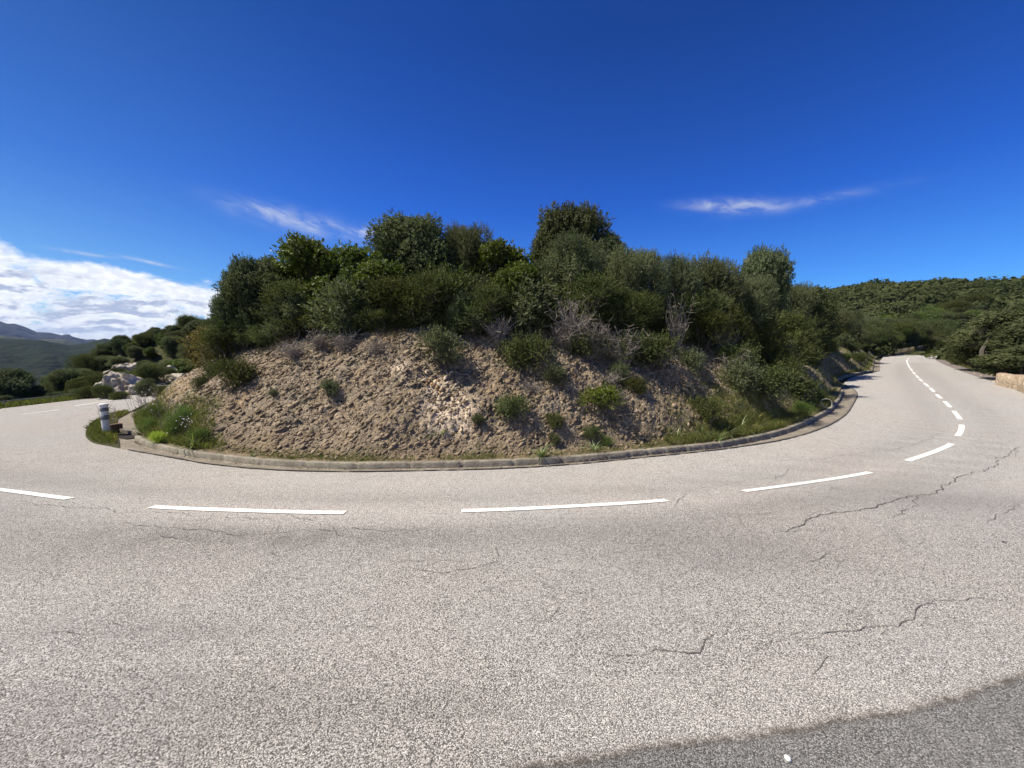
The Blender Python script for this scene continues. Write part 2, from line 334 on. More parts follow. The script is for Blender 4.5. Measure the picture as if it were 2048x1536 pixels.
def leaf_m(name, a, b, trans=0.3, rough=0.5, dead=None, spec=0.35):
    m, t = mat(name); tn = t.n('ShaderNodeAttribute', attribute_name='tint').outputs['Fac']; rd = t.n('ShaderNodeObjectInfo').outputs['Random']
    col = t.mix(tn, a, b)
    if dead: col = t.mix(t.ss(tn, 0.93, 0.99), col, dead)
    hs = t.n('ShaderNodeHueSaturation'); t.set(hs.inputs['Hue'], t.m('MULTIPLY_ADD', rd, 0.035, 0.4825)); t.set(hs.inputs['Value'], t.m('MULTIPLY_ADD', rd, 0.5, 0.72)); t.set(hs.inputs['Saturation'], t.m('MULTIPLY_ADD', rd, -0.2, 1.08)); t.set(hs.inputs['Color'], col)
    b_ = t.n('ShaderNodeBsdfPrincipled'); t.set(b_.inputs['Base Color'], hs.outputs[0]); b_.inputs['Roughness'].default_value = rough; b_.inputs['Specular IOR Level'].default_value = spec
    tr = t.n('ShaderNodeBsdfTranslucent'); t.set(tr.inputs[0], t.mix(1.0, hs.outputs[0], (1.3, 1.5, 0.6), 'MULTIPLY'))
    ms = t.n('ShaderNodeMixShader'); ms.inputs[0].default_value = trans; t.nt.links.new(b_.outputs[0], ms.inputs[1]); t.nt.links.new(tr.outputs[0], ms.inputs[2])
    o = t.n('ShaderNodeOutputMaterial'); t.nt.links.new(ms.outputs[0], o.inputs[0]); return m
M['oak'] = leaf_m('oak_leaf', (0.040, 0.054, 0.022), (0.150, 0.172, 0.085), 0.22, 0.7, None, 0.12)
M['arbutus'] = leaf_m('glossy_leaf', (0.038, 0.060, 0.012), (0.145, 0.190, 0.035), 0.26, 0.5, None, 0.25)
M['olive'] = leaf_m('grey_green_leaf', (0.046, 0.058, 0.028), (0.165, 0.180, 0.092), 0.22, 0.7, None, 0.15)
M['heather'] = leaf_m('heather_sprig', (0.038, 0.052, 0.017), (0.135, 0.155, 0.052), 0.20, 0.7, (0.16, 0.10, 0.05), 0.12)
M['bright'] = leaf_m('bright_leaf', (0.06, 0.10, 0.012), (0.15, 0.21, 0.03), 0.35, 0.5)
M['rusty'] = leaf_m('rusty_leaf', (0.10, 0.085, 0.018), (0.20, 0.14, 0.03), 0.3, 0.6)
M['woods'] = leaf_m('woodland_leaf', (0.045, 0.062, 0.024), (0.105, 0.125, 0.055), 0.2, 0.8, None, 0.1)
M['fennel'] = leaf_m('fennel_frond', (0.06, 0.105, 0.02), (0.13, 0.19, 0.045), 0.35, 0.6)
M['lime'] = leaf_m('yellow_green_leaf', (0.22, 0.27, 0.02), (0.34, 0.38, 0.04), 0.4, 0.5)
M['grass'] = leaf_m('grass_blade', (0.075, 0.095, 0.022), (0.21, 0.21, 0.065), 0.3, 0.6, (0.34, 0.28, 0.15))
M['strap'] = leaf_m('strap_leaf', (0.08, 0.12, 0.04), (0.30, 0.34, 0.17), 0.25, 0.4)
M['dry'] = simple('dry_twig', (0.25, 0.22, 0.19), 0.9, 0.3, 15)
M['bark'] = simple('bark', (0.11, 0.095, 0.08), 0.9, 0.35, 12, 0.6)
M['white'] = simple('white_petal', (0.8, 0.8, 0.76), 0.6, 0.05)
M['post'] = concrete('white_post', (0.72, 0.74, 0.74), (0.55, 0.56, 0.55)); M['band'] = simple('grey_band', (0.13, 0.14, 0.15), 0.35, 0.2, 30, 0.1, 0.5)
M['brick'] = simple('brown_block', (0.12, 0.075, 0.055), 0.9, 0.4, 25, 0.5)
M['pit'] = simple('drain_dark', (0.02, 0.018, 0.016), 1.0, 0.2, 10)
M['rail'] = simple('weathered_rail', (0.34, 0.35, 0.31), 0.7, 0.3, 6)
def rock_m():
    m, t = mat('white_rock'); co = t.n('ShaderNodeNewGeometry').outputs['Position']; n = t.noise(co, 1.6, 7, 0.7, 0.5); f = t.noise(co, 9, 6, 0.7)
    col = t.mix(t.ss(n, 0.40, 0.60), (0.66, 0.61, 0.53), (0.33, 0.28, 0.22)); col = t.mix(t.ss(f, 0.5, 0.7, 0, 0.6), col, (0.12, 0.11, 0.09)); finish(t, col, 0.9, t.m('ADD', n, f), 0.9, 0.15, 0.2); return m
M['rock'] = rock_m()
def wall_m():
    m, t = mat('rubble_masonry'); co = t.n('ShaderNodeTexCoord').outputs['Object']; v = t.vor(co, 4.5, 'DISTANCE_TO_EDGE', 0); c = t.vor(co, 4.5, 'F1', 1); f = t.noise(co, 25, 5, 0.7)
    s_ = t.n('ShaderNodeSeparateColor'); t.set(s_.inputs[0], c); col = t.mix(s_.outputs[0], (0.30, 0.22, 0.15), (0.50, 0.42, 0.32)); col = t.mix(t.ss(f, 0.4, 0.7, 0, .5), col, (0.2, 0.15, 0.11)); col = t.mix(t.ss(v, 0.05, 0.01), col, (0.40, 0.36, 0.30)); finish(t, col, 0.9, t.m('ADD', t.ss(v, 0, 0.08), t.m('MULTIPLY', f, .5)), 0.8, 0.03, 0.2); return m
M['wall'] = wall_m()
def far_m(name, a, b, sc):
    m, t = mat(name); co = t.n('ShaderNodeNewGeometry').outputs['Position']; n = t.noise(co, sc, 8, 0.7); v = t.vor(co, sc * 9, 'F1', 0); col = t.mix(t.ss(n, 0.35, 0.65), a, b)
    col = t.mix(t.ss(v, 0.25, 0.7, 0, 0.5), col, tuple(q * 0.45 for q in a)); finish(t, col, 0.95, t.m('SUBTRACT', n, v), 0.5, 0.12 / sc, 0.05); return m
M['farhill'] = far_m('scrub_hill', (0.010, 0.018, 0.010), (0.020, 0.029, 0.015), 0.012)
M['midhill'] = far_m('far_scrub_hill', (0.025, 0.036, 0.026), (0.075, 0.08, 0.04), 0.004)
M['mount'] = far_m('mountain_rock', (0.014, 0.016, 0.026), (0.026, 0.027, 0.036), 0.0015)

# ------------------------------------------------------------------ layout of the bend, as plan curves
gut_px = [(240, 897), (290, 906), (370, 920), (430, 930), (560, 941), (690, 944), (850, 942), (1000, 938), (1150, 929), (1250, 919), (1350, 909), (1450, 898), (1550, 883), (1605, 870), (1640, 858), (1665, 847), (1691, 829), (1706, 808), (1714, 790), (1708, 780), (1697, 774), (1687, 768)]
gutter_out = catmull(ups(gut_px), 0.2)
kerb_px = [(269, 880), (292, 892), (324, 901), (388, 914), (460, 923), (560, 932), (690, 937), (850, 936), (1000, 932), (1150, 923), (1250, 914), (1350, 904), (1450, 892), (1550, 872), (1600, 855), (1640, 836), (1664, 821), (1678, 804), (1688, 784)]
kerb = catmull(ups(kerb_px), 0.15)
far_kerb = catmull(ups([(1675, 762), (1690, 755), (1708, 750), (1730, 746), (1746, 743)]), 0.3)
far_kerb2 = ups([(1746, 743), (1749, 719)])
far_kerb3 = catmull(ups([(1749, 719), (1758, 714), (1780, 711.5), (1800, 710), (1850, 707.7), (1912, 706)]), 1.0)
isl = catmull(ups([(240, 897), (215, 892), (190, 887), (177, 880), (171, 870), (174, 858), (185, 848), (205, 838), (235, 828), (262, 822)]), 0.2)
in_left = ups([(262, 822), (290, 808), (345, 785)])
in_back = np.array([(-19.5, 24.), (-20.5, 32.), (-16., 41.), (-8., 47.)])
out_left_vis = catmull(np.r_[ups([(0, 818), (120, 804), (250, 789), (345, 775)]), np.array([(-25.5, 27.5), (-27, 34.), (-23., 43.), (-14., 53.)])], 0.6)
right_px = [(2048, 787), (1990, 765), (1930, 745), (1895, 732), (1878, 724), (1871, 718), (1880, 713), (1912, 709.5)]
out_right = catmull(ups(right_px), 0.4)
P0 = out_left_vis[0]
outer = np.r_[out_left_vis[::-1], np.array([(P0[0] + .3, 9.0), (-21, 2.), (-17, -6), (-8, -12), (4, -14), (14, -10), (19, -2), (21, 6)]), out_right]
far_r = np.array([(124., 108.), (150., 112.), (150., 121.), (124., 114.)])
mouth = ups([(1687, 768), (1690, 764), (1697, 758), (1712, 752.5), (1735, 748), (1760, 742), (1760, 722), (1766, 714.5), (1800, 710.6), (1912, 706.4)])
inner = np.r_[in_back[::-1], in_left[::-1], isl[::-1], gutter_out[1:], mouth[1:]]
road_poly = np.r_[outer, far_r, inner[::-1]]
# drop duplicates
keep = np.r_[True, np.linalg.norm(np.diff(road_poly, axis=0), axis=1) > 0.02]; road_poly = road_poly[keep]; RPC = simp(road_poly, 0.03)

gx, gy = np.meshgrid(np.arange(-28, 40, 0.5), np.arange(-8, 60, 0.5)); gp = np.c_[gx.ravel(), gy.ravel()]
gx3, gy3 = np.meshgrid(np.arange(-4, 7, 0.13), np.arange(1.2, 5, 0.13)); gp = np.r_[gp, np.c_[gx3.ravel() + .031, gy3.ravel() + .017]]
gx2, gy2 = np.meshgrid(np.arange(30, 150, 4.), np.arange(28, 122, 4.)); gp = np.r_[gp, np.c_[gx2.ravel(), gy2.ravel()]]
gp = gp[polydist(gp, road_poly) > 0.15]
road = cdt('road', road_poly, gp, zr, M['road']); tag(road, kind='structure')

# dashes: centre line
dash_px = [((-60, 972), (140, 998)), ((303, 1014), (690, 1026)), ((923, 1022.5), (1333, 1001)), ((1487, 983), (1740, 945)), ((1815, 922), (1903, 888)), ((1915, 872.5), (1923, 850)), ((1920.5, 839), (1907, 822)),
           ((1903, 815), (1889, 803)), ((1884, 797.5), (1873, 789)), ((1869, 784), (1860, 776)), ((1857, 773), (1848, 766)), ((1846, 763), (1839, 758)), ((1838, 756), (1832, 751)), ((1831, 749), (1826, 744)), ((1825, 742), (1821, 737)), ((1820, 735.5), (1817, 731)), ((1816.5, 730), (1814, 725)), ((1814, 724), (1814, 720)), ((1815, 718.5), (1820, 715.5)), ((1832, 713), (1842, 712)), ((1852, 711.3), (1865, 710.5)),
           ((265, 794.5), (150, 812)), ((118, 819.5), (43, 829)), ((4, 834.5), (-60, 843))]
clpx = [(-300, 930), (-200, 950), (-60, 972), (40, 985), (140, 998), (303, 1014), (500, 1022), (690, 1026), (923, 1022.5), (1130, 1014), (1333, 1001), (1487, 983), (1620, 965), (1740, 945), (1815, 922), (1865, 905), (1903, 888), (1915, 872.5), (1922, 861), (1923, 850), (1920.5, 839), (1907, 822), (1889, 803), (1873, 789), (1860, 776), (1848, 766), (1839, 758), (1826, 744), (1817, 731), (1814, 722), (1820, 715.5), (1842, 712), (1865, 710.5)]
CL = catmull(ups(clpx), 0.1)
CLL = catmull(ups([(265, 794.5), (150, 812), (118, 819.5), (43, 829), (4, 834.5), (-60, 843)]), 0.1)
# tyre tracks attribute on the road
P = np.array([(v.co.x, v.co.y) for v in road.data.vertices])
at = road.data.attributes.new('track', 'FLOAT', 'POINT')
sub = resample(CL[:int(len(CL) * .6)], 0.8); dcl = segdist(P, sub[:-1], sub[1:])
trk = np.exp(-((dcl - 0.60) / 0.30) ** 2)
at.data.foreach_set('value', trk.astype(np.float32))
scl = resample(CL, 0.5); kn = np.array([np.argmin(np.hypot(*(scl - p).T)) for p in P]); nn_ = nrm2(scl)[kn]; so = -((P - scl[kn]) * nn_).sum(1)
def stain(P):
    o = np.zeros(len(P))
    for qx, qy, ra, rb_ in ((180, 1450, 1.0, .22), (480, 1380, .7, .12), (850, 1420, .8, .10), (700, 1400, .6, .10), (60, 1500, .9, .3), (300, 1260, .9, .12), (1000, 1530, 1.2, .10), (1500, 1120, 1.0, .25), (120, 1100, 1.5, .35), (1900, 1000, 1.2, .4), (1400, 1080, 1.3, .3), (600, 1075, 1.6, .18)):
        c_ = up(qx, qy); o += np.exp(-((P[:, 0] - c_[0]) / ra) ** 2 - ((P[:, 1] - c_[1]) / rb_) ** 2)
    return np.clip(o, 0, 1)
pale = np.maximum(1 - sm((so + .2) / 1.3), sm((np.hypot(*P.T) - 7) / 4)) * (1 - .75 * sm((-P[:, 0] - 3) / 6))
at = road.data.attributes.new('stain', 'FLOAT', 'POINT'); at.data.foreach_set('value', stain(P).astype(np.float32))
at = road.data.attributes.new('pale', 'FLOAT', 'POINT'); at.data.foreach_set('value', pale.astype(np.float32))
def ribbon(name, c, wdt, dz, m, parent=None, jag=0.0, wvar=0.0, seed=0):
    c = np.asarray(c); n = nrm2(c); r = np.random.default_rng(seed)
    hw = np.broadcast_to(np.asarray(wdt, float) / 2, (len(c),)) * (1 + wvar * r.uniform(-1, 1, len(c)))
    c = c + n * (jag * r.normal(size=len(c)))[:, None]
    A = c + n * hw[:, None]; B = c - n * hw[:, None]
    V = np.c_[np.stack([A, B], 1).reshape(-1, 2), np.zeros(2 * len(c))]; V[:, 2] = zr(V[:, 0], V[:, 1]) + dz
    F = [(2 * i, 2 * i + 1, 2 * i + 3, 2 * i + 2) for i in range(len(c) - 1)]
    return mesh_np(name, V, F, m, parent)
for a, b in dash_px:
    pa, pb = up(*a), up(*b); C_ = CLL if a[0] < 300 and a[1] < 850 else CL
    ia, ib = sorted((np.argmin(np.hypot(*(C_ - pa).T)), np.argmin(np.hypot(*(C_ - pb).T))))
    seg = C_[ia:ib + 1]
    if len(seg) < 3: seg = np.linspace(pa, pb, 4)
    ribbon('lane_marking', seg, 0.108 if a[1] > 850 or a[0] > 500 else .16, 0.008, M['paint'], road)
ribbon('edge_line', out_left_vis[:40] + nrm2(out_left_vis[:40]) * 0.0 + np.array([0.10, 0]), 0.13, 0.009, M['paint'], road)

def crack(pts, wd, seed):
    p = resample(ups(pts), 0.06); n = nrm2(p); s = np.arange(len(p)) * 0.06
    off = 0.10 * pn(s * 1.3, seed * 3.1) + 0.055 * pn(s * 4.1, seed * 7.7) + 0.03 * pn(s * 11, seed * 1.7)
    fade = np.minimum(1, np.minimum(s, s[-1] - s) / 0.5 + 0.25)
    return ribbon('crack', p + n * off[:, None], max(wd * 0.95, 0.0075) * fade * (0.7 + 0.6 * np.abs(pn(s * 3, seed * 9.1))), 0.007, M['crack'], road, 0.003, 0.5, seed)
cr = [([(2036, 893), (2000, 922), (1968, 942), (1905, 957), (1895, 975), (1850, 988), (1780, 1003), (1700, 1025), (1640, 1032), (1590, 1050), (1555, 1062)], 0.020),
      ([(1600, 1045), (1660, 1020)], 0.012), ([(1560, 1062), (1510, 1052)], 0.010),
      ([(1905, 865), (1868, 872), (1840, 888), (1800, 897), (1740, 903), (1690, 910), (1650, 918), (1545, 925)], 0.012),
      ([(1585, 930), (1570, 950), (1500, 962), (1440, 972), (1370, 985)], 0.010),
      ([(1680, 1105), (1630, 1113), (1585, 1122)], 0.012), ([(1810, 1075), (1780, 1062), (1820, 1095)], 0.007),
      ([(2045, 1205), (1900, 1207), (1830, 1213), (1790, 1233), (1720, 1250), (1640, 1270), (1560, 1275)], 0.009), ([(1450, 1250), (1380, 1290), (1300, 1300), (1200, 1310)], 0.006),
      ([(50, 1000), (75, 1010), (150, 1014), (222, 1016), (232, 1025), (300, 1024), (420, 1032)], 0.008), ([(200, 1048), (350, 1055), (480, 1068), (620, 1060), (760, 1062), (880, 1060)], 0.007),
      ([(735, 1080), (705, 1100), (690, 1125), (665, 1143)], 0.010), ([(565, 1045), (560, 1072)], 0.008), ([(1015, 1120), (940, 1138), (780, 1135)], 0.004), ([(1300, 1108), (1190, 1112)], 0.006),
      ([(1480, 1030), (1400, 1040)], 0.006), ([(1870, 782), (1905, 800), (1960, 812), (2000, 830)], 0.012), ([(1885, 800), (1870, 783)], 0.01),
      ([(0, 852), (60, 848), (120, 842), (160, 830), (210, 826)], 0.02)]
for i, (p_, w_) in enumerate(cr): crack(p_, w_ * 0.8, i + 1)
rb = np.random.default_rng(77); pool = [q for q, _ in cr]
for i in range(84):
    if i < 26: b0 = pool[int(rb.choice(len(pool), p=np.r_[.35, np.full(len(pool) - 1, .65 / (len(pool) - 1))]))]; q0 = np.array(b0[int(rb.integers(0, len(b0)))], float)
    else: q0 = np.array([rb.uniform(60, 2000), rb.uniform(960, 1330)])
    L_ = rb.uniform(30, 130); a_ = rb.normal(-.12, .35) + (math.pi if rb.random() < .5 else 0); pl_ = [q0]
    for j in range(4): a_ += rb.normal(0, .35); pl_.append(pl_[-1] + np.array([math.cos(a_) * L_ / 4, math.sin(a_) * L_ / 7]))
    if all(q[1] < 1400 and q[1] > 950 for q in pl_) or i < 8:
        crack([tuple(q) for q in pl_], (.009 if i < 26 else .0065), 50 + i)

# older, darker paving of the lay-by behind the seam
seam_px = [(2300, 1270), (2200, 1300), (2048, 1352), (1950, 1385), (1850, 1410), (1700, 1440), (1550, 1465), (1400, 1488), (1250, 1506), (1100, 1530), (950, 1570)]
seam = catmull(ups(seam_px), 0.08); seam = seam + nrm2(seam) * (0.02 * pn(np.arange(len(seam)) * .3, 5.5))[:, None]
sc_ = resample(np.r_[[(14., 1.2), (9.5, 2.6)], seam], .06); sn = -nrm2(sc_); so_ = np.r_[np.linspace(.40, -.40, 41), np.linspace(-.5, -5.5, 14)]; Q = sc_[:, None] + sn[:, None] * so_[None, :, None]; Q = Q.reshape(-1, 2)
jit = .018 * pn(Q[:, 0] * 5, Q[:, 1] * 5, 2.2) + .01 * pn(Q[:, 0] * 17, Q[:, 1] * 17, 4.2); sd = np.tile(so_, len(sc_)) + jit
lay = mesh_np('layby', np.c_[Q, zr(Q[:, 0], Q[:, 1]) + .004 - .003 * (np.tile(so_, len(sc_)) > .39)], grid_faces(len(sc_), len(so_))[:, ::-1], M['road'], attrs={'old': np.clip(.5 - sd / .10, 0, 1) , 'seamline': np.exp(-(sd / .022) ** 2), 'pale': np.zeros(len(Q)), 'stain': stain(Q)}); tag(lay, kind='structure')

# ------------------------------------------------------------------ kerb and gutter
def kerb_strip(name, c, h=0.13, wt=0.13, m=None, seglen=1.0, parent=None):
    """c runs left to right; hill lies on the left-hand normal side"""
    c = resample(c, 0.05); n = nrm2(c); L = np.arange(len(c)) * 0.05
    wob = 0.006 * pn(L * 1.1, 3.3); z0 = zr(c[:, 0], c[:, 1])
    j = (np.abs((L / seglen) % 1.0 - 0.5) > 0.472)   # joints
    stone = np.floor(L / seglen + .5).astype(int); sr = np.random.default_rng(5).normal(size=stone.max() + 2) * 0.006
    dip = np.where(j, 0.022, 0) + 0.006 * np.abs(pn(L * 6, 8.8))
    off = sr[stone] + wob
    prof = [(0.0, -0.1), (0.0 + .0, h * 0.80), (0.022, h), (wt, h), (wt + .01, -0.1)]
    V = []
    for a, b in prof:
        P_ = c + n * (a + off + (dip if a < wt * .9 else 0))[:, None]; V.append(np.c_[P_, z0 + b - (dip * 0.7 if b > 0 else 0)])
    V = np.stack(V, 1); k = len(prof); return mesh_np(name, V.reshape(-1, 3), grid_faces(len(c), k)[:, ::-1], m or M['kerb'], parent)
tag(kerb_strip('kerb', kerb, 0.112, 0.10), kind='structure')
tag(kerb_strip('kerb', far_kerb, 0.11), kind='structure'); tag(kerb_strip('kerb', far_kerb2, 0.12), kind='structure'); tag(kerb_strip('kerb', far_kerb3, 0.10), kind='structure')
# gutter sheet between kerb foot and the road edge
go = resample(gutter_out, 0.12); gi = resample(np.r_[kerb, up(1687, 768)[None]], 0.12)
def gut_sheet(a, b, nn, name):
    ta = np.linspace(0, 1, nn)
    A = np.stack([np.interp(ta * (len(a) - 1), np.arange(len(a)), a[:, k]) for k in (0, 1)], 1)
    # nearest match on b to avoid skew
    idx = np.array([np.argmin(np.hypot(*(b - p).T)) for p in A]); idx = np.maximum.accumulate(idx); B = b[idx]
    rows = []
    for s_, dz in ((-0.04, -0.012), (0.0, 0.006), (0.25, 0.0), (0.55, -0.03), (0.85, -0.035), (1.0, -0.02), (1.12, -0.02)):
        Q = A + (B - A) * s_; wv = 0.006 * pn(Q[:, 0] * 3, Q[:, 1] * 3, s_ * 4); rows.append(np.c_[Q, zr(Q[:, 0], Q[:, 1]) + dz + wv + 0.012])
    V = np.stack(rows, 1); return mesh_np(name, V.reshape(-1, 3), grid_faces(nn, len(rows))[:, ::-1], M['gutter'], None, smooth=True)
tag(gut_sheet(go, gi, 420, 'gutter'), kind='structure')
ribbon('edge_gap', go[3:-1] - nrm2(go)[3:-1] * 0.012, 0.028, 0.021, M['gap'], road, 0.003, 0.6, 2)
g2 = ups([(1746, 743.5), (1760, 742), (1760, 722), (1749, 719)]); g2 = np.r_[g2[:1], g2[1:]]
tag(cdt('gutter', g2, [], lambda x, y: zr(x, y) + 0.012, M['gutter']), kind='structure')

# ------------------------------------------------------------------ hill inside the bend
kb_in = resample(kerb, 0.3); kb_in = kb_in + nrm2(kb_in) * 0.12
hb_left = np.r_[in_back[::-1], in_left[::-1][:-1] + np.array([0.15, 0.1]), ups([(285, 820), (268, 838), (270, 858)])]
hb_right = np.r_[ups([(1687, 773), (1676, 766), (1675, 761)]), far_kerb[1:] + nrm2(far_kerb)[1:] * 0.12, ups([(1748, 719)]), far_kerb3[1:] + nrm2(far_kerb3)[1:] * .12, [(124, 116), (110, 125), (60, 120), (10, 80)]]
HB = np.r_[hb_left, kb_in, hb_right]; HB = HB[np.r_[True, np.linalg.norm(np.diff(HB, axis=0), axis=1) > 0.05]]
HC = np.array([0., 24.])
hct = np.array([(-180, 3.), (-110, 2.6), (-90, 1.8), (-78, 1.0), (-60, 1.15), (-47, 1.6), (-35, 2.0), (-24, 2.35), (-10, 2.65), (0, 2.7), (12, 2.6), (22, 2.35), (32, 1.9), (42, 1.6), (55, 1.25), (75, 1.1), (100, 1.3), (130, 3.), (180, 3.)])
HBF = HB; HB = simp(HB, 0.012)
def hillz(P, d=None):
    P = np.atleast_2d(P); d = polydist(P, HB) if d is None else d
    ang = np.degrees(np.arctan2(P[:, 0] - HC[0], -(P[:, 1] - HC[1]))); hc = np.interp(ang, hct[:, 0], hct[:, 1])
    x, y = P.T; base = zr(x, y) + 0.10; vw = 0.35 + 0.25 * pn(x * .6, y * .6, 1.1)
    steep = 0.12 * np.clip(d, 0, 1) + np.clip(d - vw, 0, 50) * 1.02
    hc = hc * (1 + 0.10 * pn(x * .45, y * .45, 7.0)); ex = np.clip(d - vw - hc, 0, 60); gentle = hc + 1.9 * np.tanh(ex * 0.13) * sm((hc - .5) / 1.5)
    k = 0.35; h = np.clip(0.5 + 0.5 * (gentle - steep) / k, 0, 1); z = gentle + (steep - gentle) * h - k * h * (1 - h)
    return base + z, np.clip((d - vw) / 0.5, 0, 1) * np.clip(1.35 - ex * 0.5, 0.25, 1)
TH = []
def surf(P):
    P = np.atleast_2d(np.asarray(P, float)); d = polydist(P, HB); z, _ = hillz(P, d); return np.where(d > 0, z, terrain(P[:, 0], P[:, 1]))
# surroundings
def terrain(x, y):
    x = np.asarray(x, float); y = np.asarray(y, float); P = np.c_[x.ravel(), y.ravel()]
    RP = RPC; dr = np.clip(-polydist(P, RP), 0, 1e9).reshape(x.shape); R = np.hypot(x, y); azm = np.degrees(np.arctan2(x, y))
    z = zr(np.clip(x, -45, 300), np.clip(y, -20, 300)) - 0.05
    mL = sm((-azm - 22) / 16) * (azm > -150)
    dd = np.clip(dr - 1.5, 0, 1e9); z = z - mL * 95 * (1 - np.exp(-dd * 0.115 / 95))
    z = z + 6.2 * np.exp(-(((x + 37) / 10.5) ** 2 + ((y - 47) / 9) ** 2)) + 1.6 * np.exp(-(((x + 39.5) / 7) ** 2 + ((y - 40) / 5) ** 2))
    mR = sm((azm + 20) / 35) * (azm < 150)
    z = z + mR * 31 * (1 - .14 * sm((azm - 40) / 16)) * sm((R - 118) / 190) * (1 + 0.12 * pn(x * .012, y * .012, 3.0)) + mR * sm((R - 60) / 80) * 2.5 * pn(x * .02, y * .02)
    z = z + np.clip(dr - 1, 0, 10) * 0.03 * fbm(x * .3, y * .3, 0, 3) * np.minimum(1, dr)
    return z
NR, NA = 150, 400
rr = np.r_[0.0, np.geomspace(3, 3500, NR - 1)]; aa = np.linspace(-math.pi, math.pi, NA)
RR, AA = np.meshgrid(rr, aa, indexing='ij'); gxx = RR * np.sin(AA); gyy = RR * np.cos(AA); gz = terrain(gxx, gyy)
PP = np.c_[gxx.ravel(), gyy.ravel()]; dh = polydist(PP, HB).reshape(gxx.shape); gz = gz - 0.6 * sm(dh / 1.5)
gz = gz - 0.10 * sm((polydist(PP, RPC).reshape(gxx.shape) + .05) / 0.3)
gobj = mesh_np('ground', np.c_[gxx.ravel(), gyy.ravel(), gz.ravel()], grid_faces(NR, NA)[:, ::-1], M['ground'], smooth=True); tag(gobj, kind='structure')

# hill mesh on rays from its centre
per = resample(HBF, 0.02); ang = np.degrees(np.unwrap(np.arctan2(per[:, 0] - HC[0], -(per[:, 1] - HC[1]))))
dist_cam = np.hypot(*per.T); step = np.where((dist_cam < 13) & (per[:, 1] < 15), 0.028, np.where(dist_cam < 45, 0.11, 0.9)); acc = np.cumsum(0.02 / step); ids = np.searchsorted(acc, np.arange(0, acc[-1], 1.0)); bp = per[np.clip(ids, 0, len(per) - 1)]
# keep star-shaped order
an = np.arctan2(bp[:, 0] - HC[0], -(bp[:, 1] - HC[1])); ok = [0]
for i in range(1, len(bp)):
    if an[i] > an[ok[-1]] + 1e-5: ok.append(i)
bp = bp[ok]
srow = np.r_[np.arange(0, 4.2, 0.03), np.geomspace(4.25, 14, 45)]; dirs = HC - bp; Ld = np.linalg.norm(dirs, axis=1); dirs /= Ld[:, None]
frac = srow[None, :] * np.minimum(1, Ld[:, None] / 15.0); HP = bp[:, None, :] + dirs[:, None, :] * frac[..., None]; sh = HP.shape[:2]; HP2 = HP.reshape(-1, 2)
HBc = simp(HBF, 0.03)
hd = polydist(HP2, HBc); hz, rk = hillz(HP2, np.maximum(hd, 0))
x, y = HP2.T; near = 1.0
# rock relief: tilted slabs, ledges, rubble
ax_ = np.degrees(np.arctan2(x - HC[0], -(y - HC[1]))); tl = np.where(ax_ > 18, -0.9, 0.75); ca, sa = np.cos(tl), np.sin(tl)
u_ = x * 1.0; v_ = hz * 1.1 + y * 0.2; su = ca * u_ + sa * v_; sv_ = -sa * u_ + ca * v_
ridg = lambda q: 1 - 2 * np.abs(q)
strata = ridg(pn(su * 1.6, sv_ * 7.0, y * .8, 11)) * 0.45 + ridg(pn(su * 4, sv_ * 16, y * 2, 12)) * 0.36 + ridg(pn(su * 9, sv_ * 30, y * 5, 16)) * 0.22
lump_ = fbm(x * 1.1, y * 1.1, hz * 1.1, 4, 20) ; blocky = pn(x * 3.3, y * 3.3, hz * 3.3, 31); blocky = np.round(blocky * 4) / 4 * .6 + blocky * .4
fine = fbm(x * 9, y * 9, hz * 9, 3, 25)
wx = .55 * pn(x * .9, hz * 1.3, 3.3, 75) + .2 * pn(x * 3, hz * 3, 1.3, 76)
furrow = np.clip(ridg(pn(su * .7 + wx, sv_ * .55 + wx, y * .3, 71) * 1.5), 0, 1) ** 4 * np.clip(.4 + 1.2 * pn(x * .6, y * .6, 4.4, 72), 0, 1) * (x < 12)
broad = pn(x * .45, hz * .5, y * .3, 73)
disp = rk * (-0.09 * furrow + 0.12 * broad + 0.08 * lump_ + 0.056 * strata + 0.040 * blocky * (0.4 + np.clip(pn(x * .7, y * .7, 61) + (x > 0) * .5, 0, 1)) + 0.022 * fine)
hz2 = hz + disp + 0.02 * fbm(x * 5, y * 5, 0, 3, 40)
nx, ny = -dirs[:, None, 0].repeat(sh[1], 1).ravel(), -dirs[:, None, 1].repeat(sh[1], 1).ravel()
hx = x + nx * disp * 0.6; hy = y + ny * disp * 0.6
skirt = (np.arange(sh[0] * sh[1]) % sh[1]) == 0; hz2 = np.where(skirt, zr(x, y) - 0.1, hz2)
white = np.zeros(len(x))
def hit(px, py, fn=surf, t0=5.0, t1=90.0):
    d = ray(px, py); t = np.r_[np.arange(t0, 25, 0.04), np.arange(25, t1, 0.25)]; Q = np.stack([d[0] * t, d[1] * t], 1); z = fn(Q); zz = CAM_H + d[2] * t; k = np.argmax(zz < z)
    if k == 0: k = len(t) - 1
    return np.array([Q[k, 0], Q[k, 1], z[k]])
for (qx, qy, r_) in ((888, 795, .40), (905, 825, .45), (897, 850, .3), (800, 738, .22), (870, 770, .2), (1440, 770, .22), (1465, 790, .2), (930, 845, .22)):
    h_ = hit(qx, qy); white += np.exp(-((x - h_[0]) ** 2 + ((y - h_[1])) ** 2 + (hz - h_[2]) ** 2) / (r_ * r_)) * 1.2
white_c = white.copy(); white = np.clip(white + 0.25 * pn(x * 1.5, y * 1.5, hz * 1.5, 51) * (white > .1), 0, 1)
soil = np.clip(1 - hd / 0.9, 0, 1) * .8 + sm((hd - 3.2) / 1.5); soil = np.clip(soil, 0, 1)
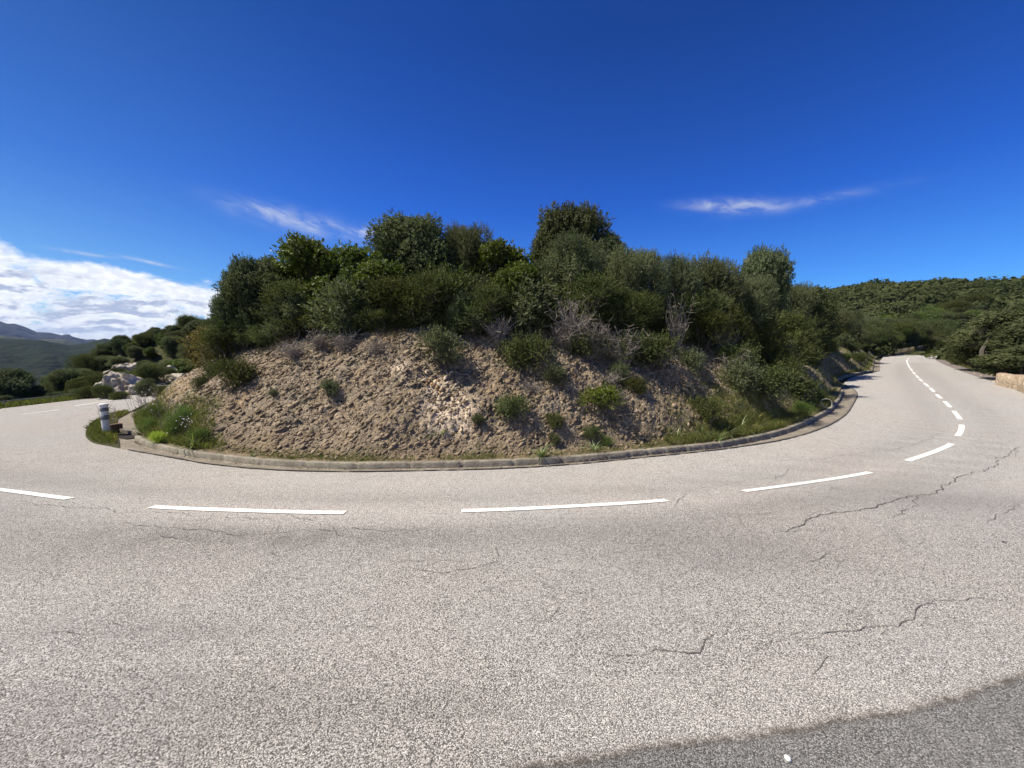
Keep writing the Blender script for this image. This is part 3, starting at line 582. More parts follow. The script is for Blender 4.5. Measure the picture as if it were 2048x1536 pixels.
green = np.clip(1.1 - hd / 0.55, 0, 1) * np.clip(0.75 + 0.8 * pn(x * .9, y * .9, 2.2), 0, 1) + np.clip((x - 2.5) / 4, 0, 1) * np.clip(1.9 - hd / 1.1, 0, 1) + sm((hd - 3.4) / 1.2) * 0.8 + np.clip((-x - 6.3) / 1.2, 0, 1) * np.clip(1.4 - hd, 0, 1)
V = np.c_[hx, hy, hz2]; F = grid_faces(*sh)
hill = mesh_np('hillside', V, F[:, ::-1], M['scree'], attrs={'white': white, 'green': np.clip(green, 0, 1), 'soil': soil}); tag(hill, kind='structure')
# cap of the hill top under the thicket
capx, capy = np.meshgrid(np.arange(-24, 124, 1.2), np.arange(10, 124, 1.2)); cp = np.c_[capx.ravel(), capy.ravel()]; cd = polydist(cp, HBc); cz, _ = hillz(cp, np.maximum(cd, 0))
czz = np.where(cd > 2.5, cz - 0.12, cz - 2.5)
cg = grid_faces(*capx.shape); good = (cd[cg] > 1.5).all(1)
tag(mesh_np('hilltop', np.c_[cp, czz], cg[good], M['ground'], smooth=True), kind='structure')

# loose stones on the slope: one mass of rubble nobody could count
ico_v = np.array([(0, 0, 1), (.9, 0, .3), (.28, .85, .35), (-.72, .52, .3), (-.7, -.55, .4), (.3, -.8, .3), (.7, .5, -.4), (-.3, .9, -.4), (-.9, 0, -.35), (-.25, -.9, -.3), (.75, -.5, -.4), (0, 0, -1)])
ico_f = np.array([(0, 1, 2), (0, 2, 3), (0, 3, 4), (0, 4, 5), (0, 5, 1), (1, 6, 2), (2, 7, 3), (3, 8, 4), (4, 9, 5), (5, 10, 1), (2, 6, 7), (3, 7, 8), (4, 8, 9), (5, 9, 10), (1, 10, 6), (6, 11, 7), (7, 11, 8), (8, 11, 9), (9, 11, 10), (10, 11, 6)])
def rmat(n, r):
    q = r.normal(size=(n, 4)); q /= np.linalg.norm(q, axis=1)[:, None]; a, b, c, d = q.T
    return np.stack([1 - 2 * (c * c + d * d), 2 * (b * c - d * a), 2 * (b * d + c * a), 2 * (b * c + d * a), 1 - 2 * (b * b + d * d), 2 * (c * d - b * a), 2 * (b * d - c * a), 2 * (c * d + b * a), 1 - 2 * (b * b + c * c)], 1).reshape(-1, 3, 3)
def stones(name, C_, size, m, r, flat=0.5, parent=None, tint=None, dims=None, Rm=None):
    n = len(C_); sc = size[:, None] * np.stack([r.uniform(.7, 1.3, n), r.uniform(.5, 1, n), r.uniform(.25, .7, n) * flat * 1.6], 1)
    if dims is not None: sc = size[:, None] * dims
    v = ico_v[None] * (1 + r.uniform(-.28, .28, (n, 12, 1))); v = v * sc[:, None, :]; Rm2 = rmat(n, r) if Rm is None else Rm
    v = np.einsum('nij,nkj->nki', Rm2, v) + C_[:, None, :]; f = ico_f[None] + np.arange(n)[:, None, None] * 12
    t_ = r.random(n) if tint is None else tint
    return mesh_np(name, v.reshape(-1, 3), f.reshape(-1, 3), m, parent, attrs={'tint': np.repeat(t_, 12)})
def pick(mask, n, r): idx = np.flatnonzero(mask); return r.choice(idx, n)
vis = (y < 17) & (x < 13) & (x > -14)
n_st = 42000; dens = vis & (hd > 0.1) & (hd < 3.6); k_ = pick(dens, n_st, rng); sz = np.clip(rng.lognormal(-4.05, 0.55, n_st), 0.007, 0.075)
tls = tl[k_] + rng.normal(0, .35, n_st); upv = np.stack([dirs[:, None, 0].repeat(sh[1], 1).ravel()[k_] * .7, dirs[:, None, 1].repeat(sh[1], 1).ravel()[k_] * .7, np.full(n_st, .7)], 1)
hx_ = np.stack([dirs[:, None, 1].repeat(sh[1], 1).ravel()[k_], -dirs[:, None, 0].repeat(sh[1], 1).ravel()[k_], np.zeros(n_st)], 1)
E1 = hx_ * np.cos(tls)[:, None] + upv * np.sin(tls)[:, None] + rng.normal(0, .18, (n_st, 3)); E1 /= np.linalg.norm(E1, axis=1)[:, None]; E3 = np.cross(hx_, upv) + rng.normal(0, .30, (n_st, 3)); E2 = np.cross(E3, E1); E2 /= np.linalg.norm(E2, axis=1)[:, None]; E3 = np.cross(E1, E2)
dm = np.stack([rng.uniform(.9, 1.9, n_st), rng.uniform(.5, .95, n_st), rng.uniform(.22, .5, n_st)], 1)
rub = stones('rubble', V[k_] + np.c_[rng.normal(0, .01, (n_st, 2)), sz * 0.15], sz, M['rubble'], rng, 0.6, tint=np.clip(rng.beta(1.2, 2.2, n_st), 0, 1), dims=dm, Rm=np.stack([E1, E2, E3], 2)); tag(rub, kind='stuff')

ns2 = 1500; k2_ = pick(vis & (hd > .5) & (hd < 3.3), ns2, rng); sz2 = rng.uniform(.025, .075, ns2); tls = tl[k2_] + rng.normal(0, .22, ns2)
dx_ = dirs[:, None, 0].repeat(sh[1], 1).ravel()[k2_]; dy_ = dirs[:, None, 1].repeat(sh[1], 1).ravel()[k2_]; upv = np.stack([dx_ * .7, dy_ * .7, np.full(ns2, .7)], 1); hx_ = np.stack([dy_, -dx_, 0 * dx_], 1)
E1 = hx_ * np.cos(tls)[:, None] + upv * np.sin(tls)[:, None] + rng.normal(0, .1, (ns2, 3)); E1 /= np.linalg.norm(E1, axis=1)[:, None]; E3 = np.cross(hx_, upv) + upv * .35 + rng.normal(0, .2, (ns2, 3)); E2 = np.cross(E3, E1); E2 /= np.linalg.norm(E2, axis=1)[:, None]; E3 = np.cross(E1, E2)
tag(stones('rubble', V[k2_], sz2, M['rubble'], rng, .6, tint=rng.beta(1.2, 3, ns2) * .8, dims=np.stack([rng.uniform(1, 2.2, ns2), rng.uniform(.5, .9, ns2), rng.uniform(.25, .45, ns2)], 1), Rm=np.stack([E1, E2, E3], 2)), kind='stuff')
rk_ = np.random.default_rng(8)
for px_, py_, nb_, sp_, pm_ in ((893, 815, 60, .30, 'pale'), (885, 775, 30, .22, 'pale'), (800, 741, 26, .20, 'pale'), (872, 778, 14, .12, 'buff'), (1455, 772, 40, .2, 'pale')):
    c_ = hit(px_, py_); o_ = rk_.normal(0, sp_, (nb_, 2)); Qp = c_[None, :2] + np.c_[o_[:, 0], o_[:, 1] * .7]; zz_ = surf(Qp); tl_ = rk_.normal(1.0, .5, nb_); h1 = np.array([1., 0, 0]); u1 = np.array([0, .7, .7])
    E1 = h1 * np.cos(tl_)[:, None] + u1 * np.sin(tl_)[:, None] + rk_.normal(0, .15, (nb_, 3)); E1 /= np.linalg.norm(E1, axis=1)[:, None]; E3 = np.cross(h1, u1) + rk_.normal(0, .35, (nb_, 3)); E2 = np.cross(E3, E1); E2 /= np.linalg.norm(E2, axis=1)[:, None]; E3 = np.cross(E1, E2)
    tag(stones('broken_rock', np.c_[Qp, zz_ + .0], rk_.uniform(.025, .075, nb_), M[pm_], rk_, 1.0, dims=np.stack([rk_.uniform(.8, 1.7, nb_), rk_.uniform(.5, 1, nb_), rk_.uniform(.2, .38, nb_)], 1), Rm=np.stack([E1, E2, E3], 2)), kind='stuff')
nl = 900; kk_ = rng.integers(2, len(kerb) - 2, nl); kn_ = nrm2(kerb)[kk_]; lo_ = -rng.exponential(.05, nl) - .01; Lp = kerb[kk_] + kn_ * lo_[:, None]
tag(stones('gravel', np.c_[Lp, zr(Lp[:, 0], Lp[:, 1]) + .012], rng.uniform(.004, .013, nl), M['rubble'], rng, .9), kind='stuff')
# island with the marker post, drain
isl_p = np.r_[isl, ups([(258, 826), (236, 838), (231, 860), (238, 880)])]
ix, iy = np.meshgrid(np.arange(isl_p[:, 0].min(), isl_p[:, 0].max(), .12), np.arange(isl_p[:, 1].min(), isl_p[:, 1].max(), .12)); ip = np.c_[ix.ravel(), iy.ravel()]; ip = ip[polydist(ip, isl_p) > .06]
def islz(x, y):
    d = np.maximum(polydist(np.c_[x, y], isl_p), 0); return zr(x, y) + 0.005 + 0.10 * sm(d / .35) + 0.03 * pn(x * 3, y * 3) * sm(d / .3)
tag(cdt('verge', isl_p, ip, islz, M['ground']), kind='structure')
ch_p = ups([(240, 896), (238, 880), (231, 860), (236, 838), (258, 826), (262, 823), (275, 822), (268, 838), (271, 858), (269, 884), (290, 895), (292, 905)])
tag(cdt('drain_apron', ch_p, [], lambda x, y: zr(x, y) - 0.015, M['gutter']), kind='structure')
a_, b_ = up(232, 868), up(270, 876); mid_ = (a_ + b_) / 2; ang_ = math.atan2(*(b_ - a_)[::-1]); Lc = np.linalg.norm(b_ - a_)
mb = MB(); mb.box((mid_[0], mid_[1], float(zr(*mid_)) + .0), (Lc * .95, 0.30, 0.03), ang_)
dr_ = mb.build('drain', M['pit']); tag(dr_, 'dark open drain slot in the concrete channel beside the marker post', 'drain')
mb = MB(); mb.box((mid_[0] + .05, mid_[1] + 0.32, float(zr(*mid_)) + .05), (Lc * .98, 0.42, 0.10), ang_)
mb.build('slab', M['gutter'], dr_)

# marker post
pb = up(214, 872); pz = float(islz(np.array([pb[0]]), np.array([pb[1]]))[0])
pt = empty('marker_post', (pb[0], pb[1], pz - 0.02)); tag(pt, 'short white cylindrical marker post with two grey bands on the grassy verge', 'post')
def ring(prof, n=20):
    mb = MB(); vs = []; fs = []
    for r_, z_ in prof: vs += [(r_ * math.cos(2 * math.pi * k / n), r_ * math.sin(2 * math.pi * k / n), z_) for k in range(n)]
    for i in range(len(prof) - 1): fs += [(i * n + k, i * n + (k + 1) % n, (i + 1) * n + (k + 1) % n, (i + 1) * n + k) for k in range(n)]
    mb.add(vs, fs); return mb
ph = 0.80; pr = 0.082
ring([(pr * .90, 0), (pr * .97, .3), (pr, .62), (pr, ph)]).build('body', M['post'], pt, True)
ring([(pr + .004, .40), (pr + .005, .40), (pr + .006, .52), (pr + .002, .52)]).build('band', M['band'], pt, True)
ring([(pr + .004, .625), (pr + .005, .625), (pr + .006, .715), (pr + .002, .715)]).build('band', M['band'], pt, True)
ring([(pr + .004, ph - .035), (pr + .014, ph - .03), (pr + .014, ph + .0), (pr * .8, ph + .02), (0.001, ph + .024)]).build('cap', M['post'], pt, True)
q_ = up(229, 866); mb = MB(); mb.box((q_[0], q_[1], float(zr(*q_)) + .12), (.20, .30, .26), ang_); mb.build('block', M['brick']); tag(bpy.data.objects['block'], 'brown weathered concrete block between the white post and the drain', 'block')

# ------------------------------------------------------------------ plants
def frame(D):
    r = np.where(np.abs(D[:, 2:3]) < .9, np.array([[0, 0, 1.]]), np.array([[1., 0, 0]])); a = np.cross(D, r); a /= np.linalg.norm(a, axis=1)[:, None] + 1e-9; return a, np.cross(D, a)
def sprig_leaves(C_, D, L, nl, ll, lw, ang, r, tint, jitter=.3):
    """leaf diamonds spiralling along little shoots"""
    n = len(C_); A, B = frame(D); i = np.arange(nl); ph = r.uniform(0, 6.28, n)[:, None] + i[None] * 2.4; s = (i[None] + r.uniform(0, 1, (n, nl))) / nl
    base = C_[:, None] + D[:, None] * (L[:, None] * s)[..., None]; pr_ = A[:, None] * np.cos(ph)[..., None] + B[:, None] * np.sin(ph)[..., None]
    an_ = ang * r.uniform(.6, 1.3, (n, nl, 1)); ld = D[:, None] * np.cos(an_) + pr_ * np.sin(an_); ld = ld + jitter * r.normal(size=ld.shape); ld /= np.linalg.norm(ld, axis=2)[..., None]
    side = np.cross(ld, D[:, None] + .2 * r.normal(size=ld.shape)); side /= np.linalg.norm(side, axis=2)[..., None] + 1e-9
    l_ = ll * r.uniform(.7, 1.25, (n, nl, 1)); w_ = lw * r.uniform(.7, 1.25, (n, nl, 1)) * .5
    v = np.stack([base, base + ld * l_ * .5 + side * w_, base + ld * l_, base + ld * l_ * .5 - side * w_], 2); t = np.clip(tint[:, None] + r.normal(0, .16, (n, nl)), 0, 1)
    return v.reshape(-1, 3), np.repeat(t.ravel(), 4)
def crown_pts(blobs, n, r, shell=.45, up_=.25):
    bl = np.array(blobs); area = (bl[:, 3] * bl[:, 4] + bl[:, 3] * bl[:, 5] + bl[:, 4] * bl[:, 5]); k = r.choice(len(bl), n, p=area / area.sum())
    d = r.normal(size=(n, 3)); d /= np.linalg.norm(d, axis=1)[:, None]; d[:, 2] += up_ * (r.random(n) < .5); d /= np.linalg.norm(d, axis=1)[:, None]
    rad_ = 1 - shell * r.random(n) ** 1.6; s = bl[k]; lumps = 1 + 0.36 * pn(d[:, 0] * 2.6 + k * 3.1, d[:, 1] * 2.6, d[:, 2] * 2.6) + .18 * pn(d[:, 0] * 6 + k, d[:, 1] * 6, d[:, 2] * 6)
    return s[:, :3] + d * s[:, 3:] * (rad_ * lumps)[:, None], d, rad_, k
def leafmesh(name, v, t, m):
    return mesh_np(name, v, np.arange(len(v)).reshape(-1, 4), m, False, attrs={'tint': t})
def limbs(blobs, r, r0=.07, twigs=3):
    mb = MB(); base = np.array([0, 0, -.15])
    nst = 3
    for bi, b in enumerate(blobs):
        c = np.array(b[:3]); st = base + np.array([r.uniform(-.12, .12), r.uniform(-.12, .12), 0]); mid = st * .45 + c * .55 + np.array([*(r.normal(0, .12, 2)), -.15 * c[2]]); mid2 = st * .2 + c * .8 + r.normal(0, .08, 3)
        pts = catmull([st, mid, mid2, c], .25); mb.tube(pts, np.linspace(r0, r0 * .2, len(pts)), 5, False)
        for _ in range(twigs):
            e = c + r.normal(size=3) * np.array(b[3:]) * .55; q = mid * .4 + c * .6; pts = np.array([q, (q + e) / 2 + r.normal(0, .06, 3), e]); mb.tube(pts, [r0 * .3, r0 * .18, r0 * .06], 4, False)
    return mb
def blobset(kind, r, nb, w_, h_, base=.25):
    """lumps spread over a dome of width w_ and height h_"""
    out = []
    for i in range(nb):
        a = r.uniform(0, 6.28); q = math.sqrt(r.random()) * .62; zf = r.uniform(base, 1.0); taper = math.sqrt(max(0.05, 1 - (max(zf - .45, 0) / .62) ** 2))
        x_, y_ = w_ / 2 * q * math.cos(a) * taper * 1.15, w_ / 2 * q * math.sin(a) * taper * 1.15; s = w_ * r.uniform(.17, .30)
        out.append((x_, y_, min(h_ * zf, h_ - s * .75), s, s, s * r.uniform(.75, 1.0)))
    for i in range(nb):     # small side shoots break the outline
        a = r.uniform(0, 6.28); e = r.uniform(.15, 1.35); s = w_ * r.uniform(.06, .12); out.append((w_ * .46 * math.cos(a) * math.cos(e), w_ * .46 * math.sin(a) * math.cos(e), h_ * (.35 + .58 * math.sin(e)), s, s, s * 1.15))
    out.append((0, 0, h_ * .8, w_ * .2, w_ * .2, h_ * .17)); return out
KIND = {  # sprigs per m2 of lump, leaves, leaf length, width, angle, shoot length, material, upward pull
    'oak':     dict(sp=165, nl=8, ll=.058, lw=.038, an=1.0, L=.13, m='oak', up=.25),
    'arbutus': dict(sp=125, nl=8, ll=.090, lw=.040, an=.85, L=.10, m='arbutus', up=.55),
    'olive':   dict(sp=175, nl=10, ll=.060, lw=.020, an=.6, L=.20, m='olive', up=.6),
    'heather': dict(sp=190, nl=11, ll=.042, lw=.017, an=.6, L=.22, m='heather', up=1.1),
    'bright':  dict(sp=170, nl=9, ll=.034, lw=.016, an=.8, L=.10, m='bright', up=.8),
    'rusty':   dict(sp=110, nl=8, ll=.045, lw=.022, an=.9, L=.16, m='rusty', up=.5)}
def make_plant(kind, w_, h_, nb, seed, name, blobs=None, dens=1.0, trunk=True, base=.25, r0=.06):
    r = np.random.default_rng(seed); K = KIND[kind]; bl = blobs or blobset(kind, r, nb, w_, h_, base); ba = np.array(bl)
    A = (4 * math.pi * ((ba[:, 3] * ba[:, 4] + ba[:, 3] * ba[:, 5] + ba[:, 4] * ba[:, 5]) / 3)).sum(); n = int(A * K['sp'] * dens)
    C_, d, rd, k = crown_pts(bl, n, r); low = C_[:, 2] > 0.03; C_, d, rd, k = C_[low], d[low], rd[low], k[low]
    D = d * .9 + r.normal(0, .45, d.shape); D[:, 2] += K['up'] * r.uniform(.4, 1.1, len(D)); D /= np.linalg.norm(D, axis=1)[:, None]
    ct = r.uniform(.2, .75, len(bl))[k] + .25 * pn(C_[:, 0] * 2.2, C_[:, 1] * 2.2, C_[:, 2] * 2.2, seed % 50)
    v, t = sprig_leaves(C_, D, K['L'] * r.uniform(.6, 1.3, len(C_)), K['nl'], K['ll'], K['lw'], K['an'], r, ct)
    root = empty(name, (0, 0, 0)); cr_ = leafmesh('crown' if 'tree' in name or 'oak' in name else 'foliage', v, t, M[K['m']]); link(cr_, root)
    if trunk: limbs(bl, r, r0).build('trunk' if 'tree' in name else 'stem', M['bark'], root)
    root['_h'] = max(b[2] + b[5] for b in bl); root['_w'] = max(abs(b[0]) + b[3] for b in bl) * 2; return root
PROTO = {}; USED = set()
def proto(key, *a, **k):
    if key not in PROTO: PROTO[key] = make_plant(*a, **k)
    return PROTO[key]
def place(key, loc, s, rz, label, cat, group=None, sxy=None):
    p = PROTO[key]; o = p if key not in USED else copy_tree(p); USED.add(key); o.location = loc; o.rotation_euler = (0, 0, rz); o.scale = (sxy or s, sxy or s, s)
    for kk in ('group',):
        if kk in o: del o[kk]
    return tag(o, label, cat, group)
def gz1(x_, y_): return float(surf([(x_, y_)])[0])
def plant_px(key, px, top, Ydepth, wpx, label, cat, group=None, rz=None, sink=.05):
    """stand a plant at depth Y below pixel column px so that it reaches the height seen in the photo"""
    d = ray(px, 700); x_ = d[0] / d[1] * Ydepth
    for _ in range(4):
        dt = ray(px, top); x_ = dt[0] / dt[1] * Ydepth
    zt = CAM_H + dt[2] / dt[1] * Ydepth; zg = gz1(x_, Ydepth); p = PROTO[key]; h = (zt - zg + sink) / p['_h']
    w_ = wpx / FPX * Ydepth / dt[1] / p['_w'] if wpx else h; h = max(h, w_ * .72); w_ = max(w_, h * .5)
    return place(key, (x_, Ydepth, zg - sink), h, rng.uniform(0, 6.28) if rz is None else rz, label, cat, group, sxy=w_)
# prototypes
proto('oakA', 'oak', 2.6, 3.2, 13, 11, 'oak_tree', r0=.08); proto('oakB', 'oak', 2.8, 2.8, 14, 12, 'oak_tree', r0=.07); proto('oakC', 'oak', 2.2, 3.4, 11, 15, 'oak_tree', r0=.08)
proto('arbA', 'arbutus', 2.4, 2.8, 12, 21, 'strawberry_tree', r0=.06); proto('arbB', 'arbutus', 2.0, 2.4, 9, 22, 'strawberry_tree', r0=.05)
proto('oliA', 'olive', 2.4, 2.6, 13, 31, 'mastic_tree', r0=.05); proto('oliB', 'olive', 2.0, 2.4, 10, 32, 'mastic_tree', r0=.05)
proto('heaA', 'heather', 1.5, 1.3, 9, 41, 'heather_shrub', base=.2, r0=.03); proto('heaB', 'heather', 1.3, 1.5, 8, 42, 'heather_shrub', base=.2, r0=.03); proto('heaC', 'heather', 1.7, 1.1, 10, 43, 'heather_shrub', base=.2, r0=.03)
proto('bri', 'bright', .55, .42, 9, 51, 'round_shrub', base=.3, r0=.01)
proto('smA', 'heather', .7, .6, 7, 52, 'scrub_plant', base=.2, dens=1.2, r0=.012); proto('smB', 'olive', .65, .65, 6, 53, 'scrub_plant', base=.2, r0=.012)
proto('rus', 'rusty', 1.5, 1.8, 9, 61, 'rusty_shrub', base=.1, r0=.03)

T = 'trees on the crest of the hill'
trees = [ # key, px, top, Y, width px, label
 ('oakA', 484, 516, 11.6, 95, 'narrow dark oak forming the very left edge of the hilltop trees', 'tree'),
 ('oakC', 535, 514, 11.8, 110, 'dark grey-green oak second from the left end of the hilltop trees', 'tree'),
 ('oakB', 470, 590, 13.5, 80, 'loose grey-green oak low behind the left end of the hilltop, against the clouds', 'tree'),
 ('arbA', 622, 482, 11.8, 180, 'large glossy green strawberry tree with yellow-green patches, left of the grey oak', 'tree'),
 ('arbB', 705, 497, 11.6, 150, 'glossy green strawberry tree close beside the larger one, right side', 'tree'),
 ('oakB', 835, 445, 12.6, 205, 'broad grey-green oak with a flat wide crown standing left of centre', 'tree'),
 ('oakA', 560, 560, 12.6, 180, 'shaded dark oak filling the gap under the strawberry tree on the left', 'tree'),
 ('oliA', 937, 457, 12.4, 110, 'slim pale grey-green mastic tree against the right side of the broad oak', 'tree'),
 ('arbB', 1005, 488, 11.8, 150, 'bright green strawberry tree in the dip between the broad and the tall oak', 'tree'),
 ('oakB', 1142, 414, 14.2, 165, 'tallest oak on the hill with a round dense crown', 'tree'),
 ('oakC', 1212, 465, 13.9, 90, 'small oak leaning out right of the tallest round oak', 'tree'),
 ('oliB', 1130, 478, 11.9, 150, 'grey-green mastic tree standing in front of the tallest oak', 'tree'),
 ('oliA', 1272, 500, 12.4, 130, 'feathery grey-green mastic tree right of the tallest oak', 'tree'),
 ('oliB', 1352, 517, 13.2, 110, 'feathery mastic tree, second to the right of the tallest oak', 'tree'),
 ('oliA', 1420, 524, 14.2, 130, 'rounded olive-green mastic tree between the feathery one and the dark bush-topped oak', 'tree'),
 ('oakB', 1523, 506, 20.0, 110, 'dark brown-green oak with a ragged top at the right end of the hilltop', 'tree'),
 ('oakA', 1590, 585, 25.0, 150, 'dark oak sloping down to the right end of the hill above the road', 'tree'),
 ('oliA', 1583, 572, 23.0, 90, 'olive-green mastic tree stepping down right of the ragged dark oak', 'tree'),
 ('oakB', 1622, 598, 28.0, 90, 'dark oak, second step down to the right of the ragged oak', 'tree'),
 ('oliB', 1690, 655, 42.0, 80, 'small mastic tree at the low right end of the hill row', 'tree'),
 ('oliB', 1650, 622, 36, 90, 'grey-green mastic tree above the far kerb on the hill side', 'tree'),
 ('oliA', 1485, 560, 14.5, 120, 'mastic tree growing in front of the ragged dark oak', 'tree'),
 ('arbA', 760, 560, 11.2, 150, 'shaded strawberry tree under the left flank of the broad oak', 'tree'),
 ('arbA', 1035, 525, 11.0, 110, 'upright yellow-green strawberry tree in front of the dip', 'tree'),
]
for key, px, top, yd, wpx, lab, cat in trees: plant_px(key, px, top, yd, wpx, lab, cat, T)
plant_px('rus', 420, 655, 11.3, 95, 'rusty yellow-green shrub at the left shoulder of the hill', 'shrub')
plant_px('rus', 985, 610, 10.7, 70, 'rusty tinged shrub among the heather below the dip', 'shrub')

def brush(loc, w_, h_, n, seed, label, group='dead brush along the crest'):
    r = np.random.default_rng(seed); mb = MB()
    for _ in range(n):
        a = r.uniform(0, 6.28); q = r.uniform(.2, 1); e = np.array([math.cos(a) * q * w_ / 2, math.sin(a) * q * w_ / 2, h_ * r.uniform(.4, 1)]); m_ = e * np.array([.4, .4, .6]) + r.normal(0, .06, 3) * h_; pts = catmull([(r.uniform(-.05, .05), 0, -.05), m_, e], .08); mb.tube(pts, np.linspace(.011, .004, len(pts)), 3, False)
        for _ in range(6):
            k = r.integers(len(pts) // 3, len(pts)); e2 = pts[k] + r.normal(0, .11, 3) * np.array([1, 1, .8]) + np.array([0, 0, .05]); mb.tube([pts[k], (pts[k] + e2) / 2 + r.normal(0, .012, 3), e2], [.006, .0045, .003], 3, False)
    o = mb.build('dry_brush', M['dry']); o.location = loc; o['group'] = group; return tag(o, label, 'brush')
# named heather clumps on the crest
crest = [('heaA', 800, 600, 10.6, 170), ('heaB', 870, 590, 10.6, 120), ('heaC', 770, 655, 10.2, 110), ('heaA', 920, 630, 10.4, 110), ('heaB', 980, 640, 10.3, 100), ('heaC', 1060, 600, 10.8, 130), ('heaA', 1110, 620, 10.2, 110),
 ('heaB', 1180, 600, 10.6, 130), ('heaC', 1240, 590, 11, 160), ('heaA', 1320, 595, 12.0, 130), ('heaB', 1390, 600, 12.4, 120), ('heaC', 1440, 610, 12.8, 130), ('heaA', 1500, 620, 14.0, 130), ('heaB', 1560, 640, 16.5, 120), ('heaC', 1585, 665, 19.5, 100),
 ('heaA', 1612, 670, 25, 90), ('heaB', 1410, 650, 11.9, 90), ('heaC', 1340, 645, 11.4, 90), ('heaA', 1270, 640, 11.0, 90), ('heaB', 1200, 645, 10.7, 80), ('heaC', 700, 640, 10.6, 110), ('heaA', 640, 640, 10.9, 110), ('heaB', 600, 620, 11.2, 120),
 ('heaC', 540, 650, 11.2, 110), ('heaA', 480, 640, 11.4, 110), ('heaB', 450, 690, 11.2, 80), ('heaC', 1480, 665, 12.9, 80), ('heaA', 1540, 685, 14.8, 80), ('heaB', 1600, 705, 20.0, 60), ('heaC', 1130, 655, 10, 90)]
for i, (key, px, top, yd, wpx) in enumerate(crest): plant_px(key, px, top, yd + (.55 if px > 1000 else .1), wpx, 'green heather shrub in the thicket along the crest of the rocky slope', 'shrub', 'heather shrubs along the crest')

r_ = np.random.default_rng(404)
for i in range(64):
    px = r_.uniform(560, 1570); yb = (10.2 if px < 1000 else 10.6 if px < 1150 else 10.6 + (px - 1150) * .009) + r_.uniform(-.1, 1.6); d = ray(px, 690); x_ = d[0] / d[1] * yb; key = ['smA', 'smB', 'heaB', 'heaA', 'oliB'][int(r_.choice(5, p=[.3, .25, .2, .15, .1]))]
    hgt = r_.uniform(.4, 1.15) * (.8 if yb < 10.3 else 1.2); s = hgt / PROTO[key]['_h']; place(key, (x_, yb, gz1(x_, yb) - .06), s, r_.uniform(0, 6.28), 'small ragged bush between the larger shrubs on the crest of the slope', 'bush', 'small bushes along the crest', sxy=s * r_.uniform(.7, 1.2))
for i in range(13):
    px = r_.uniform(720, 1500); yb = r_.uniform(11.2, 13.0); d = ray(px, 600); x_ = d[0] / d[1] * yb; brush((x_, yb, gz1(x_, yb)), .9, r_.uniform(1.0, 2.0), 26, 700 + i, 'bare grey branches sticking out between the shrubs on the crest', 'bare branches in the thicket')
# thicket fill on the hill
cnt = 0; pts_ = []
r_ = np.random.default_rng(99)
tries = 0
while cnt < 165 and tries < 4000:
    tries += 1
    a = r_.uniform(-16, 34), r_.uniform(10, 46); pd = polydist(np.array([a]), HBc)[0]
    if pd < (2.9 if a[0] < 0 else 3.4 if a[0] < 5 else 4.8) or pd > 10 or any((a[0] - q[0]) ** 2 + (a[1] - q[1]) ** 2 < (1.0 + .02 * a[1]) ** 2 for q in pts_): continue
    pts_.append(a); cnt += 1; key = ['heaA', 'heaB', 'heaC', 'oliA', 'oliB', 'arbB', 'oakB'][int(r_.choice(7, p=[.12, .11, .10, .18, .14, .20, .15]))]
    # keep below the skyline seen in the photo
    hgt = r_.uniform(1.1, 1.7) * (1.1 if pd > 5 else .85); s = hgt / PROTO[key]['_h']
    place(key, (a[0], a[1], gz1(*a) - .08), s, r_.uniform(0, 6.28), 'evergreen bush inside the dense thicket covering the hilltop', 'bush', 'bushes filling the hilltop thicket', sxy=s * r_.uniform(.95, 1.3))
HBc_far = resample(HBF, .5); HBc_far = HBc_far[(HBc_far[:, 0] > 12.5) & (HBc_far[:, 0] < 118) & (HBc_far[:, 1] < HBc_far[:, 0] + 9)]; HBc_far = np.r_[HBc_far, HBc_far[HBc_far[:, 0] < 34], HBc_far[HBc_far[:, 0] < 26], HBc_far[HBc_far[:, 0] < 26]]
# right-hand hill side strip beyond the first road mouth
for i in range(84):
    t_ = i / 46; bx = 17 + 62 * t_ + r_.uniform(-1, 1); d_in = r_.uniform(4.2, 10); x_ = bx - d_in * .7; y_ = bx + 2.2 + d_in * .7
    if polydist(np.array([(x_, y_)]), HBc)[0] < 1.6: continue
    key = ['oliA', 'oliB', 'oakA', 'oakB', 'heaA'][i % 5]; hgt = r_.uniform(1.3, 2.3) * (.7 if d_in < 5 else 1.1); s = hgt / PROTO[key]['_h']
    place(key, (x_, y_, gz1(x_, y_) - .1), s, r_.uniform(0, 6.28), 'evergreen bush on the bank along the left side of the right-hand road', 'bush', 'bushes on the bank beside the right-hand road', sxy=s * 1.2)

HBf2 = HBc_far[HBc_far[:, 0] > 62]
for i in range(140):
    bq = HBc_far[int(r_.integers(0, len(HBc_far)))] if i < 112 else HBf2[int(r_.integers(0, len(HBf2)))]; x_, y_ = bq + np.array([-.7, .7]) * r_.uniform(.9, 4.6) + r_.normal(0, .4, 2); dq = polydist(np.array([(x_, y_)]), HBc)[0]
    if dq < .7 or (dq < 2.0 and x_ < 24 and r_.random() < .6): continue
    key = ['heaA', 'oakC', 'heaC', 'oliB', 'arbB'][i % 5]; hgt = (min(.45 + .42 * dq, 1.9) if x_ > 27 else min(.4 + .25 * dq, 1.1)) * r_.uniform(.7, 1.15) * (1 + max(0, x_ - 30) * .02); s = hgt / PROTO[key]['_h']
    place(key, (x_, y_, gz1(x_, y_) - .1), s, r_.uniform(0, 6.28), 'evergreen bush on the bank along the left side of the right-hand road', 'bush', 'bushes on the bank beside the right-hand road', sxy=s * 1.25)
